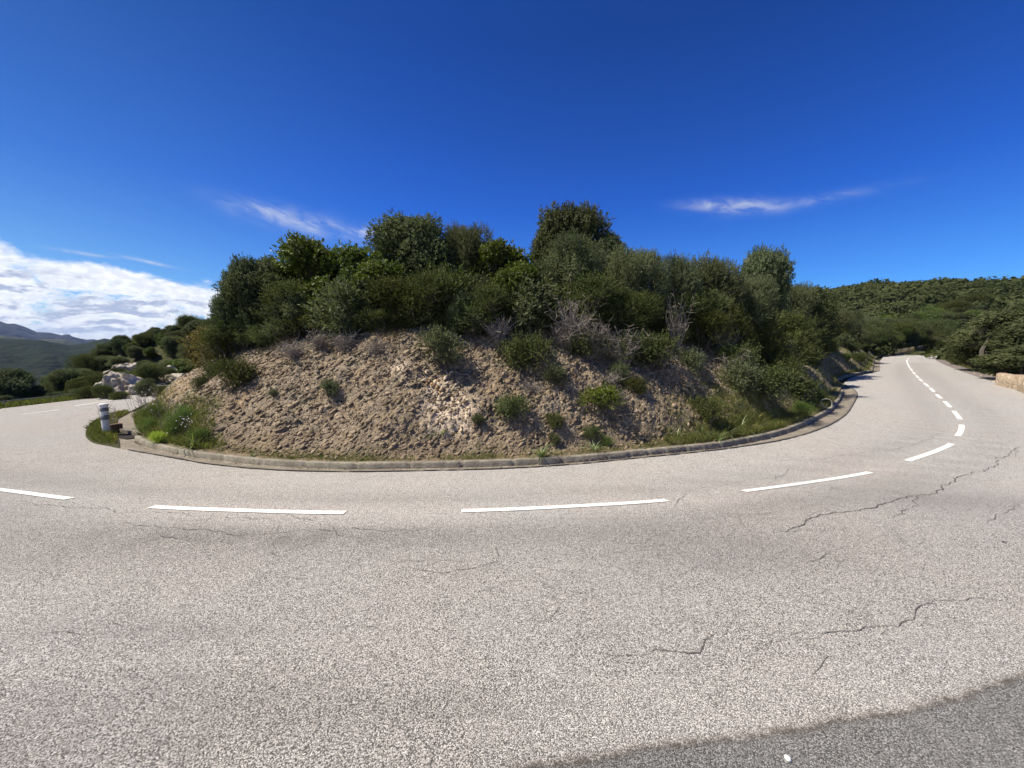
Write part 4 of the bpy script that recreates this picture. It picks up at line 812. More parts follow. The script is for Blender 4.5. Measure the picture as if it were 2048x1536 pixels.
# scrub on the bare slope
slope = [ # key, px, base y, height px, label
 ('smA', 470, 775, 50, 'round green shrub on the left shoulder of the bare slope'), ('smB', 662, 790, 28, 'small isolated tuft shrub in the middle of the left bare slope'), ('smB', 548, 792, 14, 'tiny grey tuft left of the isolated tuft shrub'),
 ('smB', 885, 728, 62, 'dark upright shrub overhanging the crest at the rocky gully'), ('smA', 1052, 745, 66, 'grey-green shrub just under the crest near the middle of the slope'), ('smB', 1108, 778, 40, 'thin sparse shrub right of the middle, below the crest'),
 ('smA', 1168, 718, 50, 'shrub at the top edge of the slope below the dead branches'), ('smA', 1262, 730, 56, 'left lobe of the paired wide shrubs under the crest'), ('smA', 1305, 735, 60, 'right lobe of the paired wide shrubs under the crest'),
 ('bri', 1202, 824, 48, 'bright green dome-shaped shrub alone on the slope'), ('smA', 1024, 838, 42, 'small yellow-green bush low on the slope left of centre line'), ('smA', 1108, 856, 26, 'tiny yellow-green bush between the two larger green ones low on the slope'), ('smB', 955, 853, 22, 'small dark bush beside the pale rock low on the slope'),
 ('smB', 1110, 890, 20, 'tiny feathery tuft near the kerb'), ('smA', 1182, 878, 24, 'low green tuft above the spiky plant near the kerb'), ('smB', 1240, 762, 34, 'sparse shrub right above the bright dome shrub'), ('smA', 1270, 788, 30, 'thin shrub right of the bright dome shrub'),
 ('smB', 1480, 790, 60, 'tall sparse shrub high on the right part of the slope'), ('smA', 1535, 800, 60, 'upright green shrub on the right part of the slope'), ('smA', 1410, 840, 40, 'small shrub above the strap-leaved plants on the right'), ('smB', 1385, 745, 40, 'grey-green shrub right of the paired wide shrubs'),
 ('smA', 1470, 745, 50, 'green shrub at the upper edge of the right slope'), ('smA', 1560, 770, 50, 'green shrub beside the dry brush on the right slope'), ('smB', 400, 780, 26, 'brownish tuft on the left skyline of the slope'), ('smA', 1600, 800, 40, 'low shrub above the grassy verge at the right end'), ('smB', 430, 755, 30, 'small shrub on the left shoulder below the rusty shrub')]
for key, px, by, hp, lab in slope:
    b = hit(px, by); dist = b[1] / ray(px, by)[1]; s = hp / FPX * dist / PROTO[key]['_h']; place(key, (b[0], b[1], b[2] - .03), s, rng.uniform(0, 6.28), lab, 'shrub', 'shrubs on the bare rocky slope', sxy=s * (1.35 if key == 'bri' else 1.1))

# dead brush: twigs only
for i, (px, by, w_, h_, n, lab) in enumerate([(590, 720, .8, .5, 60, 'grey dead brush left on the crest above the bare slope'), (640, 700, .8, .5, 60, 'grey dead brush second from the left on the crest'), (690, 705, .7, .45, 60, 'grey tangle of dry twigs under the strawberry trees'),
    (755, 715, .6, .4, 50, 'small grey dead bush on the crest left of the rocky gully'), (1000, 690, .9, .6, 70, 'grey arching dead branches at the middle of the crest'), (1130, 700, 1.0, .7, 80, 'large dead bush below the tallest oak'), (1180, 660, 1.0, .9, 80, 'tall pale dead branches in front of the mastic trees'), (1195, 720, .8, .5, 60, 'dead bush at the top right of the bare slope'),
    (1215, 770, .6, .3, 40, 'flat dry twigs beside the bright dome shrub'), (1060, 790, .6, .25, 40, 'flat dry twigs in the middle of the slope'), (1520, 720, 1.0, .6, 80, 'purple-grey dead bush on the right part of the crest'), (1455, 735, .7, .4, 50, 'dry brush above the stony right slope'), (1250, 620, 1.2, .9, 80, 'tall bare branches sticking out of the heather right of the tallest oak'), (1140, 600, 1.3, 1.2, 90, 'tall bare branches rising through the thicket below the tallest oak'), (1230, 810, .5, .25, 40, 'low dry twigs right under the bright dome shrub')]):
    if by < 700: d = ray(px, by); yb = 9.9 if px < 1100 else 10.1; b = np.array([d[0] / d[1] * yb, yb, gz1(d[0] / d[1] * yb, yb)])
    else: b = hit(px, by)
    brush((b[0], b[1], b[2] - .03), w_ * 1.1, h_ * (1.25 if by < 700 else 1), n, 300 + i, lab)

# strap-leaved clumps by the kerb
def straps(seed, n, L, w_, droop=1.0, m='strap', name='strap_leaf_plant'):
    r = np.random.default_rng(seed); V_ = []; F_ = []; T_ = []
    for _ in range(n):
        a = r.uniform(0, 6.28); el_ = r.uniform(.55, 1.35); l = L * r.uniform(.6, 1.1); k = 7; p = np.array([0.02 * math.cos(a), .02 * math.sin(a), -.02]); d = np.array([math.cos(a) * math.cos(el_), math.sin(a) * math.cos(el_), math.sin(el_)]); s = np.array([-math.sin(a), math.cos(a), 0]); o = len(V_); t_ = r.random()
        for i in range(k + 1):
            ww = w_ * (1 - (i / k) ** 1.5) * .5 + .0005; V_ += [p - s * ww, p + s * ww]; T_ += [t_, t_]; p = p + d * l / k; d = d + np.array([0, 0, -.24 * droop]); d /= np.linalg.norm(d)
            if i < k: F_.append((o + 2 * i, o + 2 * i + 1, o + 2 * i + 3, o + 2 * i + 2))
    return mesh_np(name, V_, F_, M[m], False, attrs={'tint': T_})
st_me = [straps(s_, n_, .48, .024) for s_, n_ in ((1, 26), (2, 34), (3, 20))]
for i, (px, by, s, lab) in enumerate([(388, 896, 1.25, 'pale strap-leaved clump hanging over the left kerb'), (1083, 915, 1.1, 'spiky strap-leaved clump hanging over the middle of the kerb'), (1188, 903, .9, 'dark strap-leaved clump on the kerb right of the spiky one'), (1353, 877, 1.0, 'light green rosette of strap leaves behind the right kerb'), (1402, 868, .7, 'small half-withered strap-leaved clump right of the light green rosette'),
    (1448, 874, 1.2, 'dense dark strap-leaved clump, left one of the pair on the right verge'), (1480, 862, 1.2, 'dense dark strap-leaved clump, right one of the pair on the right verge'), (885, 868, .6, 'thin spiky tuft below the pale rock'), (858, 880, .45, 'very small spiky tuft left of the thin spiky tuft'), (1437, 884, .8, 'drooping strap-leaved clump at the kerb edge in front of the dense pair'),
    (1585, 845, .8, 'upright grassy clump near the right end of the kerb'), (318, 897, .6, 'small strap-leaved clump among the fennel by the left kerb'), (505, 918, .4, 'single thin spiky tuft on the mossy verge at left')]):
    b = hit(px, by); o = bpy.data.objects.new('strap_leaf_plant', st_me[i % 3].data); link(o); o.location = b; o.scale = (s,) * 3; o.rotation_euler = (0, 0, i * 1.3); tag(o, lab, 'plant', 'strap-leaved plants along the kerb')
# fennel clouds
def fennel(seed, w_, h_, n, m='fennel'):
    r = np.random.default_rng(seed); bl = blobset('f', r, 7, w_, h_, .15); C_, d, rd, k = crown_pts(bl, n, r, .7); C_[:, 2] = np.abs(C_[:, 2]); D = d + r.normal(0, .5, d.shape); D[:, 2] += .8; D /= np.linalg.norm(D, axis=1)[:, None]
    v, t = sprig_leaves(C_, D, np.full(n, .16), 12, .045, .006, .6, r, r.uniform(.2, .8, n)); return leafmesh('fennel_plant', v, t, M[m])
fm = [fennel(5, .9, .55, 900), fennel(6, .8, .6, 800), fennel(7, .5, .32, 500, 'lime')]
for i, (px, by, k, s, lab) in enumerate([(312, 845, 0, 1.1, 'feathery green fennel clump behind the drain channel'), (352, 872, 1, 1.15, 'large feathery fennel clump by the left kerb corner'), (405, 888, 0, .7, 'low blue-green fennel clump at the foot of the left slope'), (322, 898, 2, .8, 'bright yellow-green leafy plant touching the left kerb'), (370, 850, 1, .9, 'fennel clump with small white flowers against the bare slope'), (300, 862, 1, .7, 'fennel clump right above the dark drain'), (1600, 832, 0, .9, 'feathery green clump behind the right end of the kerb'), (1210, 893, 1, .5, 'low feathery clump above the kerb right of the strap leaves'), (1640, 800, 1, .8, 'green clump on the verge where the kerb turns')]):
    b = hit(px, by); s = s * .82; o = bpy.data.objects.new('fennel_plant', fm[k].data); link(o); o.location = b - np.array([0, 0, .03]); o.scale = (s,) * 3; o.rotation_euler = (0, 0, i * 2.1); tag(o, lab, 'plant', 'feathery plants by the kerb')
for o in st_me + fm: pass
# dry stalks
def stalks(loc, n, h_, spread, seed, label, heads=False, m='dry'):
    r = np.random.default_rng(seed); mb = MB(); tips = []
    for _ in range(n):
        b = np.array([r.uniform(-1, 1) * spread * .4, r.uniform(-1, 1) * spread * .4, -.05]); e = b + np.array([r.normal(0, .28) * h_, r.normal(0, .2) * h_, h_ * r.uniform(.6, 1.05)]); m_ = (b + e) / 2 + r.normal(0, .04, 3); pts = catmull([b, m_, e], .08); mb.tube(pts, np.linspace(.007, .003, len(pts)), 4, False); tips.append(e)
        for _ in range(5):
            k = r.integers(len(pts) // 3, len(pts)); e2 = pts[k] + np.array([r.normal(0, .09), r.normal(0, .09), r.uniform(.05, .18)]); mb.tube([pts[k], (pts[k] * .5 + e2 * .5) + np.array([0, 0, -.015]), e2], [.004, .003, .003], 3, False); tips.append(e2)
    root = mb.build('dry_stalks', M[m]); root.location = loc; tag(root, label, 'plant')
    if heads:
        C_ = np.array(tips)[r.choice(len(tips), min(len(tips), heads), False)]; stones('flowers', C_, np.full(len(C_), .016), M['white'], r, 1.2, root)
    return root
b = hit(292, 835); stalks(b, 22, 1.0, .7, 1, 'tall dry branching stalks with a few white flowers behind the drain', 16)
b = hit(335, 850); stalks(b, 9, .95, .5, 2, 'thin dark stalks with white flower heads among the fennel', 14)
b = up(222, 868); stalks((b[0], b[1], pz), 5, .85, .3, 3, 'few thin dry stalks behind the white marker post', 4)
b = up(200, 850); stalks((b[0], b[1], pz), 3, .5, .3, 4, 'three short bare stalks at the back of the small verge')
b = hit(375, 868); stalks(b, 8, .4, .5, 5, 'short green stems with white flowers in the fennel', 24, 'bark')
b = hit(1495, 690); stalks(b, 6, .8, .6, 6, 'pale flowering stalks in the heather on the right part of the hill', 16, 'bark')
b = hit(680, 665); stalks(b, 5, .7, .4, 7, 'pale asphodel stalks with white flowers under the strawberry trees', 12, 'bark')
# pale cane loop beside the kerb
b = hit(1650, 820); lp_ = [(-.5, .25, .25), (-.25, .12, .15), (0, 0, .08), (.12, -.02, .0), (.22, .0, .12), (.2, .02, .3), (.02, .05, .36), (-.14, .05, .26), (-.05, .0, .12), (.1, -.05, .0)]
mb = MB(); mb.tube(catmull(lp_, .04), .014, 6); o = mb.build('cane', simple('pale_cane', (.38, .37, .30), .6)); o.location = b; tag(o, 'pale curled cane bent into a loop beside the right end of the kerb', 'cane')

# grass: blades nobody could count
def blades(name, P3, h_, r, m='grass', w_=.006):
    n = len(P3); a = r.uniform(0, 6.28, n); hh = h_ * r.uniform(.4, 1.3, n); ln = r.normal(0, .45, (n, 2)) * hh[:, None]; s = np.stack([np.cos(a), np.sin(a), 0 * a], 1) * (w_ * .5) * (hh[:, None] / np.mean(h_)) ** .3
    top = P3 + np.c_[ln, hh]; md = P3 + np.c_[ln * .35, hh * .6]; v = np.stack([P3 - s, P3 + s, md + s * .8, top, md - s * .8], 1)
    f = np.arange(n)[:, None] * 5 + np.arange(5)[None]; return mesh_np(name, v.reshape(-1, 3), f, M[m], attrs={'tint': np.repeat(np.clip(r.normal(.45, .25, n), 0, 1), 5)})
gsel = vis & (hd > 0.02) & (rng.random(len(x)) < np.clip(green - .25, 0, 1) * np.clip(1.3 - hd * .45, .0, 1)) & (hd < 2.2)
idx = np.flatnonzero(gsel); idx = rng.choice(idx, 56000); P3 = V[idx] + np.c_[rng.normal(0, .02, (len(idx), 2)), np.zeros(len(idx))]
hh = np.where((x[idx] > 3.5), .16, .06) * np.where(hd[idx] < .5, 1.0, .7); tall = np.where(x[idx] < -6.2, .14, 0); tag(blades('grass', P3, np.maximum(hh, tall), rng), kind='stuff')
M['straw'] = leaf_m('straw_blade', (0.16, 0.125, 0.075), (0.36, 0.30, 0.19), .2, .8)
cs_ = np.flatnonzero(vis & (hd > 2.3) & (hd < 3.7) & (pn(x * 1.1, y * 1.1, 6.6) > -.15)); ci_ = rng.choice(cs_, 15000); tag(blades('dry_grass', V[ci_] + np.c_[rng.normal(0, .02, (15000, 2)), np.zeros(15000)], np.full(15000, .15), rng, 'straw'), kind='stuff')
ci_ = rng.choice(np.flatnonzero(vis & (hd > .05) & (hd < 2.6)), 5000); tag(blades('dry_grass', V[ci_], np.full(5000, .06), rng, 'straw'), kind='stuff')
ii = rng.choice(len(ip), 9000); Pi = ip[ii] + rng.normal(0, .05, (9000, 2)); kk = polydist(Pi, isl_p) > .03; Pi = Pi[kk]; tag(blades('grass', np.c_[Pi, islz(Pi[:, 0], Pi[:, 1]) - .01], .13, rng, w_=.009), kind='stuff')
# verge behind the left road and right road: taller weeds
def edge_band(curve, side, n, d0, d1, r):
    c = resample(curve, .3); nn = nrm2(c) * side; k = r.integers(0, len(c), n); q = r.uniform(d0, d1, n); P_ = c[k] + nn[k] * q[:, None] + r.normal(0, .15, (n, 2)); P_ = P_[polydist(P_, RPC) < -.05]; return np.c_[P_, terrain(P_[:, 0], P_[:, 1]) - .02]
tag(blades('grass', edge_band(np.r_[ups([(-200, 845)]), out_left_vis[:60]], 1, 34000, .15, 3.5, rng), .36, rng, w_=.02), kind='stuff')
tag(blades('grass', edge_band(out_right, -1, 16000, .8, 5.5, rng), .22, rng, w_=.02), kind='stuff')
tag(blades('grass', edge_band(np.r_[far_kerb[::4], far_kerb3], 1, 14000, .15, 2.5, rng) + np.array([0, 0, .15]), .28, rng, w_=.022), kind='stuff')

k9 = rng.integers(0, len(HBc_far), 30000); q9 = rng.uniform(.15, 3.4, 30000); Pb = HBc_far[k9] + np.c_[-.7 * q9, .7 * q9] + rng.normal(0, .25, (30000, 2)); kb9 = (polydist(Pb, HBc) > .1) & (Pb[:, 0] < 70) & (pn(Pb[:, 0] * .8, Pb[:, 1] * .8, 8.8) > -.25); Pb = Pb[kb9]
tag(blades('grass', np.c_[Pb, surf(Pb) - .02], .20, rng, w_=.02), kind='stuff')
# ------------------------------------------------------------------ left side beyond the road
OC = [(255, 790, 120, 46, 1), (262, 752, 60, 30, 2), (318, 752, 110, 26, 3), (350, 768, 80, 24, 4), (232, 765, 60, 26, 5), (300, 775, 80, 26, 6)]
OCp = [hit(a, b, surf, 20., 120.) for a, b, *_ in OC]
def near_rock(x_, y_):
    for q in OCp:
        if math.hypot(x_ - q[0], y_ - q[1]) < 2.2: return True
        if abs(math.atan2(x_, y_) - math.atan2(q[0], q[1])) < rad(2.6) and -7 < math.hypot(x_, y_) - math.hypot(q[0], q[1]) < 1.5: return True
    return False
r_ = np.random.default_rng(5); n_ = 0; pl = []
tries = 0
while n_ < 260 and tries < 7000:
    tries += 1
    t_ = r_.uniform(8, 90); az_ = rad(r_.uniform(-60, -34)); x_, y_ = t_ * math.sin(az_), t_ * math.cos(az_)
    dr_ = -polydist(np.array([(x_, y_)]), RPC)[0]
    if dr_ < 1.3 or polydist(np.array([(x_, y_)]), HBc)[0] > -1 or any((x_ - q[0]) ** 2 + (y_ - q[1]) ** 2 < (.7 + .012 * t_) ** 2 for q in pl): continue
    az_d = math.degrees(az_)
    if near_rock(x_, y_) and r_.random() < .9: continue   # bare rock faces stay open
    pl.append((x_, y_)); n_ += 1; key = ['heaA', 'heaC', 'oliA', 'oakA', 'oakB', 'arbB'][int(r_.choice(6, p=[.12, .10, .22, .14, .16, .26]))]
    azd = math.degrees(az_); hgt = (.5 if dr_ < 3 else .75 if dr_ < 7 else 1.2) * r_.uniform(.8, 1.25)
    s = hgt / PROTO[key]['_h']; place(key, (x_, y_, float(terrain(np.array([x_]), np.array([y_]))[0]) - .1), s, r_.uniform(0, 6.28), 'evergreen bush on the ground falling away beyond the left-hand road', 'bush', 'bushes beyond the left-hand road', sxy=s * r_.uniform(1.0, 1.25))
r_ = np.random.default_rng(31); n_ = 0; tries = 0
while n_ < 170 and tries < 5000:
    tries += 1; az_ = rad(r_.uniform(-49, -35)); R_ = r_.uniform(38, 72); x_, y_ = R_ * math.sin(az_), R_ * math.cos(az_); azd = math.degrees(az_)
    if polydist(np.array([(x_, y_)]), RPC)[0] > -1.5 or any((x_ - q[0]) ** 2 + (y_ - q[1]) ** 2 < 1.25 ** 2 for q in pl): continue
    if near_rock(x_, y_) and r_.random() < .92: continue
    pl.append((x_, y_)); n_ += 1; key = ['heaA', 'arbB', 'oliA', 'arbA', 'oakB', 'oakA'][int(r_.integers(0, 6))]; hgt = r_.uniform(1.1, 2.2); s = hgt / PROTO[key]['_h']
    place(key, (x_, y_, float(terrain(np.array([x_]), np.array([y_]))[0]) - .15), s, r_.uniform(0, 6.28), 'evergreen bush in the continuous scrub on the knoll at left', 'bush', 'scrub bushes on the knoll', sxy=s * r_.uniform(1.0, 1.3))
T2 = 'trees on the knoll behind the left-hand road'
def ter1(x_, y_): return float(terrain(np.array([x_]), np.array([y_]))[0])
def tree_t(key, px, top, Yd, wpx, lab, group, cat='tree'):
    dt = ray(px, top); x_ = dt[0] / dt[1] * Yd; zt = CAM_H + dt[2] / dt[1] * Yd; zg = ter1(x_, Yd); p = PROTO[key]; h = max(.5, (zt - zg + .1)) / p['_h']; w_ = wpx / FPX * Yd / dt[1] / p['_w']
    return place(key, (x_, Yd, zg - .1), h, rng.uniform(0, 6.28), lab, cat, group, sxy=w_)
for key, px, top, yd, wp, lab in [('oliA', 270, 680, 46, 60, 'olive-green tree at the left end of the row on the knoll'), ('oliB', 312, 690, 44, 60, 'grey-green tree, second from the left on the knoll'), ('oakB', 345, 678, 44, 70, 'dark tree in the middle of the row on the knoll'), ('oliA', 378, 660, 42, 70, 'tree right of the dark one on the knoll'), ('oakA', 405, 640, 40, 70, 'tall tree on the knoll close to the rusty shrub'), ('oliB', 430, 630, 38, 60, 'tree at the right end of the knoll row, half hidden by the hill'),
    ('oakB', 240, 708, 48, 50, 'low bush at the left foot of the knoll row'), ('heaA', 215, 745, 44, 40, 'low scrub left of the white rocks'), ('oliB', 300, 715, 41, 50, 'round bush right above the white rocks'), ('oakB', 355, 712, 40, 50, 'bush between the trees and the white rocks'), ('oakB', 140, 738, 34, 70, 'dark bush top standing above the scrub at left'), ('oakA', 20, 738, 26, 80, 'dark bush at the left edge of the photo'), ('oakB', 120, 742, 30, 60, 'dark rounded bush left of the knoll'), ('oliA', 185, 742, 36, 60, 'bush at the foot of the knoll left of the yellow shrub'), ('rus', 196, 752, 33, 22, 'small yellow-orange flowering shrub at the left end of the white rocks')]:
    tree_t(key, px, top, yd, wp, lab, T2)
# white rock outcrops on the knoll
def outcrop(px, by, wpx, hpx, Yd, seed, lab):
    r = np.random.default_rng(seed); d = ray(px, by); hq = hit(px, by, surf, 20., 120.); Yd = hq[1] + .4; x_ = d[0] / d[1] * Yd; zb = hq[2] - .15; W_ = wpx / FPX * Yd / d[1] ; H_ = hpx / FPX * Yd / d[1] * .8
    nu, nv = 60, 30; u = np.linspace(-1, 1, nu); v = np.linspace(0, 1, nv); U, Vv = np.meshgrid(u, v, indexing='ij'); an_ = Vv * math.pi * .62
    yy = -np.cos(an_) * 1.1 ; zz = np.sin(np.minimum(an_, math.pi * .5)) * (1 - .3 * U ** 2); pf = np.sqrt(np.clip(1 - U ** 2, 0, 1)) ** .7
    X_ = U * W_ / 2; Y_ = yy * pf * H_ * .9; Z_ = zz * pf * H_; n1_ = fbm(X_ * 1.2 + seed, Y_ * 1.2, Z_ * 1.2, 5, seed); n2_ = 1 - 2 * np.abs(pn(X_ * 1.1 + Z_, Z_ * 2.4, seed, 3)); q = (.30 * n1_ + .22 * n2_) * H_
    X_ = X_ + q * .4; Y_ = Y_ - q * 1.0; Z_ = Z_ + q * .9 * (Vv > .05)
    # rest on the ground
    o = mesh_np('rock_outcrop', np.c_[X_.ravel(), Y_.ravel(), Z_.ravel()], grid_faces(nu, nv), M['rock']); o.location = (x_, Yd, zb); tag(o, lab, 'rock', 'white rock outcrops on the knoll')
OL = ['pale rock face at the left of the knoll, nearest the yellow shrub', 'small pointed white rock above the left rock face', 'white rock band under the knoll trees', 'low white rock beside the bend of the left-hand road', 'broken rock ledge on the left flank of the knoll', 'low pale rock between the rock face and the bend of the left-hand road']
for q, lb in zip(OC, OL): outcrop(q[0], q[1], q[2], q[3], 38, q[4], lb)
for key, px, top, yd, wp, lab in [('heaA', 205, 772, 23.5, 42, 'low green bush at the left foot of the pale rock face'), ('heaC', 240, 784, 22.8, 40, 'low bush in front of the middle of the pale rock face'), ('oliB', 292, 758, 24, 40, 'grey-green bush between the two groups of white rocks'), ('heaB', 322, 774, 23, 30, 'dark bush in front of the white rock band'), ('rus', 345, 772, 22.5, 22, 'small rusty bush at the bend of the left-hand road'), ('heaA', 170, 775, 24, 40, 'green bush beyond the road left of the pale rocks'), ('oliA', 225, 742, 34, 30, 'small bush growing on top of the left rock face'), ('oakB', 283, 738, 40, 30, 'dark small bush in the gap of the white rocks')]:
    tree_t(key, px, top, yd, wp, lab, T2, 'bush')
# knoll earth under them
# guard rail beyond the left road
gr = resample(catmull(np.r_[ups([(-120, 838)]), out_left_vis[:34]], .4), .5); gr = gr + nrm2(gr) * 1.0; gz_ = terrain(gr[:, 0], gr[:, 1])
fr = empty('guard_rail', (gr[0, 0], gr[0, 1], gz_[0])); tag(fr, 'low weathered rail half hidden in weeds along the far edge of the left-hand road', 'railing')
pz_ = np.c_[gr, gz_ + .38] - np.array(fr.location); mb = MB(); mb.tube(pz_, .022, 6); mb.build('rail', M['rail'], fr)
for q in pz_[::4]: mb = MB(); mb.box((q[0], q[1], q[2] - .28), (.05, .05, .56)); mb.build('post', M['rail'], fr)

# ------------------------------------------------------------------ right side
wa, wb = up(2003, 770), up(2120, 800); wv_ = wb - wa; wL = np.linalg.norm(wv_); wo_ = empty('stone_wall', ((wa[0] + wb[0]) / 2, (wa[1] + wb[1]) / 2, 0), math.atan2(wv_[1], wv_[0])); tag(wo_, 'low rubble stone wall beyond the far side of the right-hand road', 'wall')
nu = 60; U = np.linspace(-wL / 2, wL / 2, nu); prof = [(-.22, -.2), (-.21, .2), (-.2, .56), (-.12, .6), (.12, .6), (.2, .56), (.22, -.2)]
V_ = np.array([[(u_2 + .02 * math.sin(u_2 * 9 + a * 7), a + .02 * math.sin(u_2 * 13), b * (1 - .05 * math.sin(u_2 * 2.2)) + (.03 * math.sin(u_2 * 7.3 + 1) if b > .3 else 0)) for a, b in prof] for u_2 in U]).reshape(-1, 3)
wm = mesh_np('masonry', V_, grid_faces(nu, len(prof)), M['wall'], wo_); k0 = len(V_)
mb = MB(); mb.box((-wL / 2 - .01, 0, .19), (.06, .40, .76)); mb.build('end_face', M['wall'], wo_)
ro = resample(out_right, .5); ribv = ro - nrm2(ro) * (-.0); side_ = -1
vr = np.r_[ro[:, :] , (ro - nrm2(ro) * 0.9)[::-1]]
rv = mesh_np('gravel_verge', np.c_[np.stack([ro + nrm2(ro) * .1, ro - nrm2(ro) * .9], 1).reshape(-1, 2), np.repeat(zr(ro[:, 0], ro[:, 1]) - .02, 2)], [(2 * i, 2 * i + 1, 2 * i + 3, 2 * i + 2) for i in range(len(ro) - 1)], M['verge']); tag(rv, kind='structure')
T3 = 'trees at the right beyond the road'
for key, px, top, yd, wp, lab in [('oakA', 1992, 640, 30, 120, 'dense dark tree at the roadside just left of the stone wall'), ('oakC', 2040, 622, 27, 150, 'large dark tree behind the stone wall at the right edge'), ('oakC', 2060, 690, 22, 120, 'green bush behind the stone wall at the very edge of the photo'), ('oakA', 1982, 665, 44, 70, 'dark tree where the road disappears'), ('oakA', 2095, 600, 30, 180, 'tree partly outside the right edge'), ('oakC', 1964, 688, 48, 40, 'low tree at the inner side of the far bend'), ('oakA', 2010, 618, 42, 120, 'tree rising behind the roadside trees at right')]:
    tree_t(key, px, top, yd, wp, lab, T3)
for i, (px, py) in enumerate([(1963, 752), (1949, 747), (1984, 750), (1998, 752), (1990, 764)]):
    q = up(px, py); o = stones('stone', np.array([[0, 0, 0.03]]), np.array([.12]), M['pale'], np.random.default_rng(i), .9); o.location = (q[0], q[1], ter1(*q)); tag(o, 'pale loose stone lying on the gravel verge at the far side of the right-hand road', 'stone', 'pale stones on the right verge')
# pebble and leaf on the tarmac
q = up(1575, 1520); o = stones('pebble', np.zeros((1, 3)), np.array([.014]), M['white'], np.random.default_rng(4), 1.0); o.location = (q[0], q[1], .012); tag(o, 'tiny white pebble on the dark old asphalt at the bottom right', 'pebble')
q = up(2008, 1086); mb = MB(); mb.add([(-.035, 0, .004), (0, -.012, .012), (.035, .004, .004), (0, .012, .010), (0, 0, .006)], [(0, 1, 4), (1, 2, 4), (2, 3, 4), (3, 0, 4)]); o = mb.build('dead_leaf', M['pit']); o.location = (q[0], q[1], .008); tag(o, 'small black dead leaf on the pale road at the right', 'leaf')

r_ = np.random.default_rng(23)
for i in range(64):
    px = r_.uniform(1690, 1945); row = i % 3; yd = (92, 112, 128)[row] * r_.uniform(.96, 1.06); d = ray(px, 706); x_ = d[0] / d[1] * yd
    if polydist(np.array([(x_, yd)]), RPC)[0] > -1.6: yd *= 1.16; x_ = d[0] / d[1] * yd
    if polydist(np.array([(x_, yd)]), RPC)[0] > -1.6: continue
    key = ['oliA', 'oakA', 'arbA', 'oliB', 'oakB', 'heaB'][i % 6]; hgt = r_.uniform(3.0, 4.6) * (1, 1.3, 1.6)[row]; s = hgt / PROTO[key]['_h']
    place(key, (x_, yd, gz1(x_, yd) - .4), s, r_.uniform(0, 6.28), 'evergreen tree behind the far bend of the right-hand road', 'tree', 'trees behind the far bend', sxy=s * 1.35)
# roadside bushes at the foot of the far hill, then the wooded hillside as one mass
r_ = np.random.default_rng(17); pl = []; n_ = 0
tries = 0
while n_ < 120 and tries < 4000:
    tries += 1
    R_ = r_.uniform(40, 190); az_ = rad(r_.uniform(33, 58)); x_, y_ = R_ * math.sin(az_), R_ * math.cos(az_)
    if polydist(np.array([(x_, y_)]), RPC)[0] > -2.2 or polydist(np.array([(x_, y_)]), HBc)[0] > 0 or any((x_ - q[0]) ** 2 + (y_ - q[1]) ** 2 < (2.0 + .012 * R_) ** 2 for q in pl): continue
    if R_ < 60 and az_ > rad(47.5): continue
    if R_ < 125 and rad(42.5) < az_ < rad(50.3): continue
    pl.append((x_, y_)); n_ += 1; key = ['oliA', 'oliB', 'oakA', 'oakB', 'arbA'][int(r_.integers(0, 5))]; hgt = r_.uniform(2.4, 3.8); s = hgt / PROTO[key]['_h']
    place(key, (x_, y_, ter1(x_, y_) - .2), s, r_.uniform(0, 6.28), 'evergreen tree in the scrub wood beyond the end of the right-hand road', 'tree', 'trees beyond the end of the right-hand road', sxy=s * r_.uniform(1.1, 1.5))
def canopy(name, P_, rad_, m, r, nf=260, fs=.5):
    n = len(P_); d = r.normal(size=(n, nf, 3)); d /= np.linalg.norm(d, axis=2)[..., None]; d[..., 2] = np.abs(d[..., 2]) * 1.0 - .25 * (r.random((n, nf)) < .35)
    k = np.arange(n)[:, None]; lump = 1 + .35 * pn(d[..., 0] * 2.3 + k * 1.7, d[..., 1] * 2.3, d[..., 2] * 2.3); c = P_[:, None] + d * (rad_[:, None, None] * np.array([1, 1, .62])) * (lump * (1 - .3 * r.random((n, nf)) ** 2))[..., None]
    nn = d + r.normal(0, .5, d.shape); nn /= np.linalg.norm(nn, axis=2)[..., None]; q = r.normal(size=nn.shape); a = np.cross(nn, q); a /= np.linalg.norm(a, axis=2)[..., None]; b = np.cross(nn, a); s = (fs * r.uniform(.5, 1.2, (n, nf, 1))) * rad_[:, None, None] * .16
    v = np.stack([c - a * s, c - b * s * .6, c + a * s, c + b * s * .6], 2); t = np.clip(np.clip(r.beta(2, 2, n) * .75 + .55 * pn(P_[:, 0] * .03, P_[:, 1] * .03, 5.5), 0, 1)[:, None] * .75 + .1 + r.normal(0, .14, (n, nf)), 0, 1)
    return mesh_np(name, v.reshape(-1, 3), np.arange(n * nf * 4).reshape(-1, 4), m, attrs={'tint': np.repeat(t.ravel(), 4)})
n_ = 3600; R_ = 62 + 288 * r_.random(n_) ** .75; az_ = np.radians(r_.uniform(25, 62, n_)); cx, cy = R_ * np.sin(az_), R_ * np.cos(az_); Pc = np.c_[cx, cy]; ok_ = (polydist(Pc, RPC) < -3.5) & (polydist(Pc, HBc) < 3); Pc = Pc[ok_]; Pc = Pc[pn(Pc[:, 0] * .025, Pc[:, 1] * .025, 9.5) < .42]
rad2 = np.clip(r_.lognormal(.85, .38, len(Pc)), 1.1, 5.5) * (1 + np.hypot(*Pc.T) / 500); tag(canopy('wooded_hillside', np.c_[Pc, terrain(Pc[:, 0], Pc[:, 1]) + .6], rad2, M['woods'], r_, 560, .72), kind='stuff')
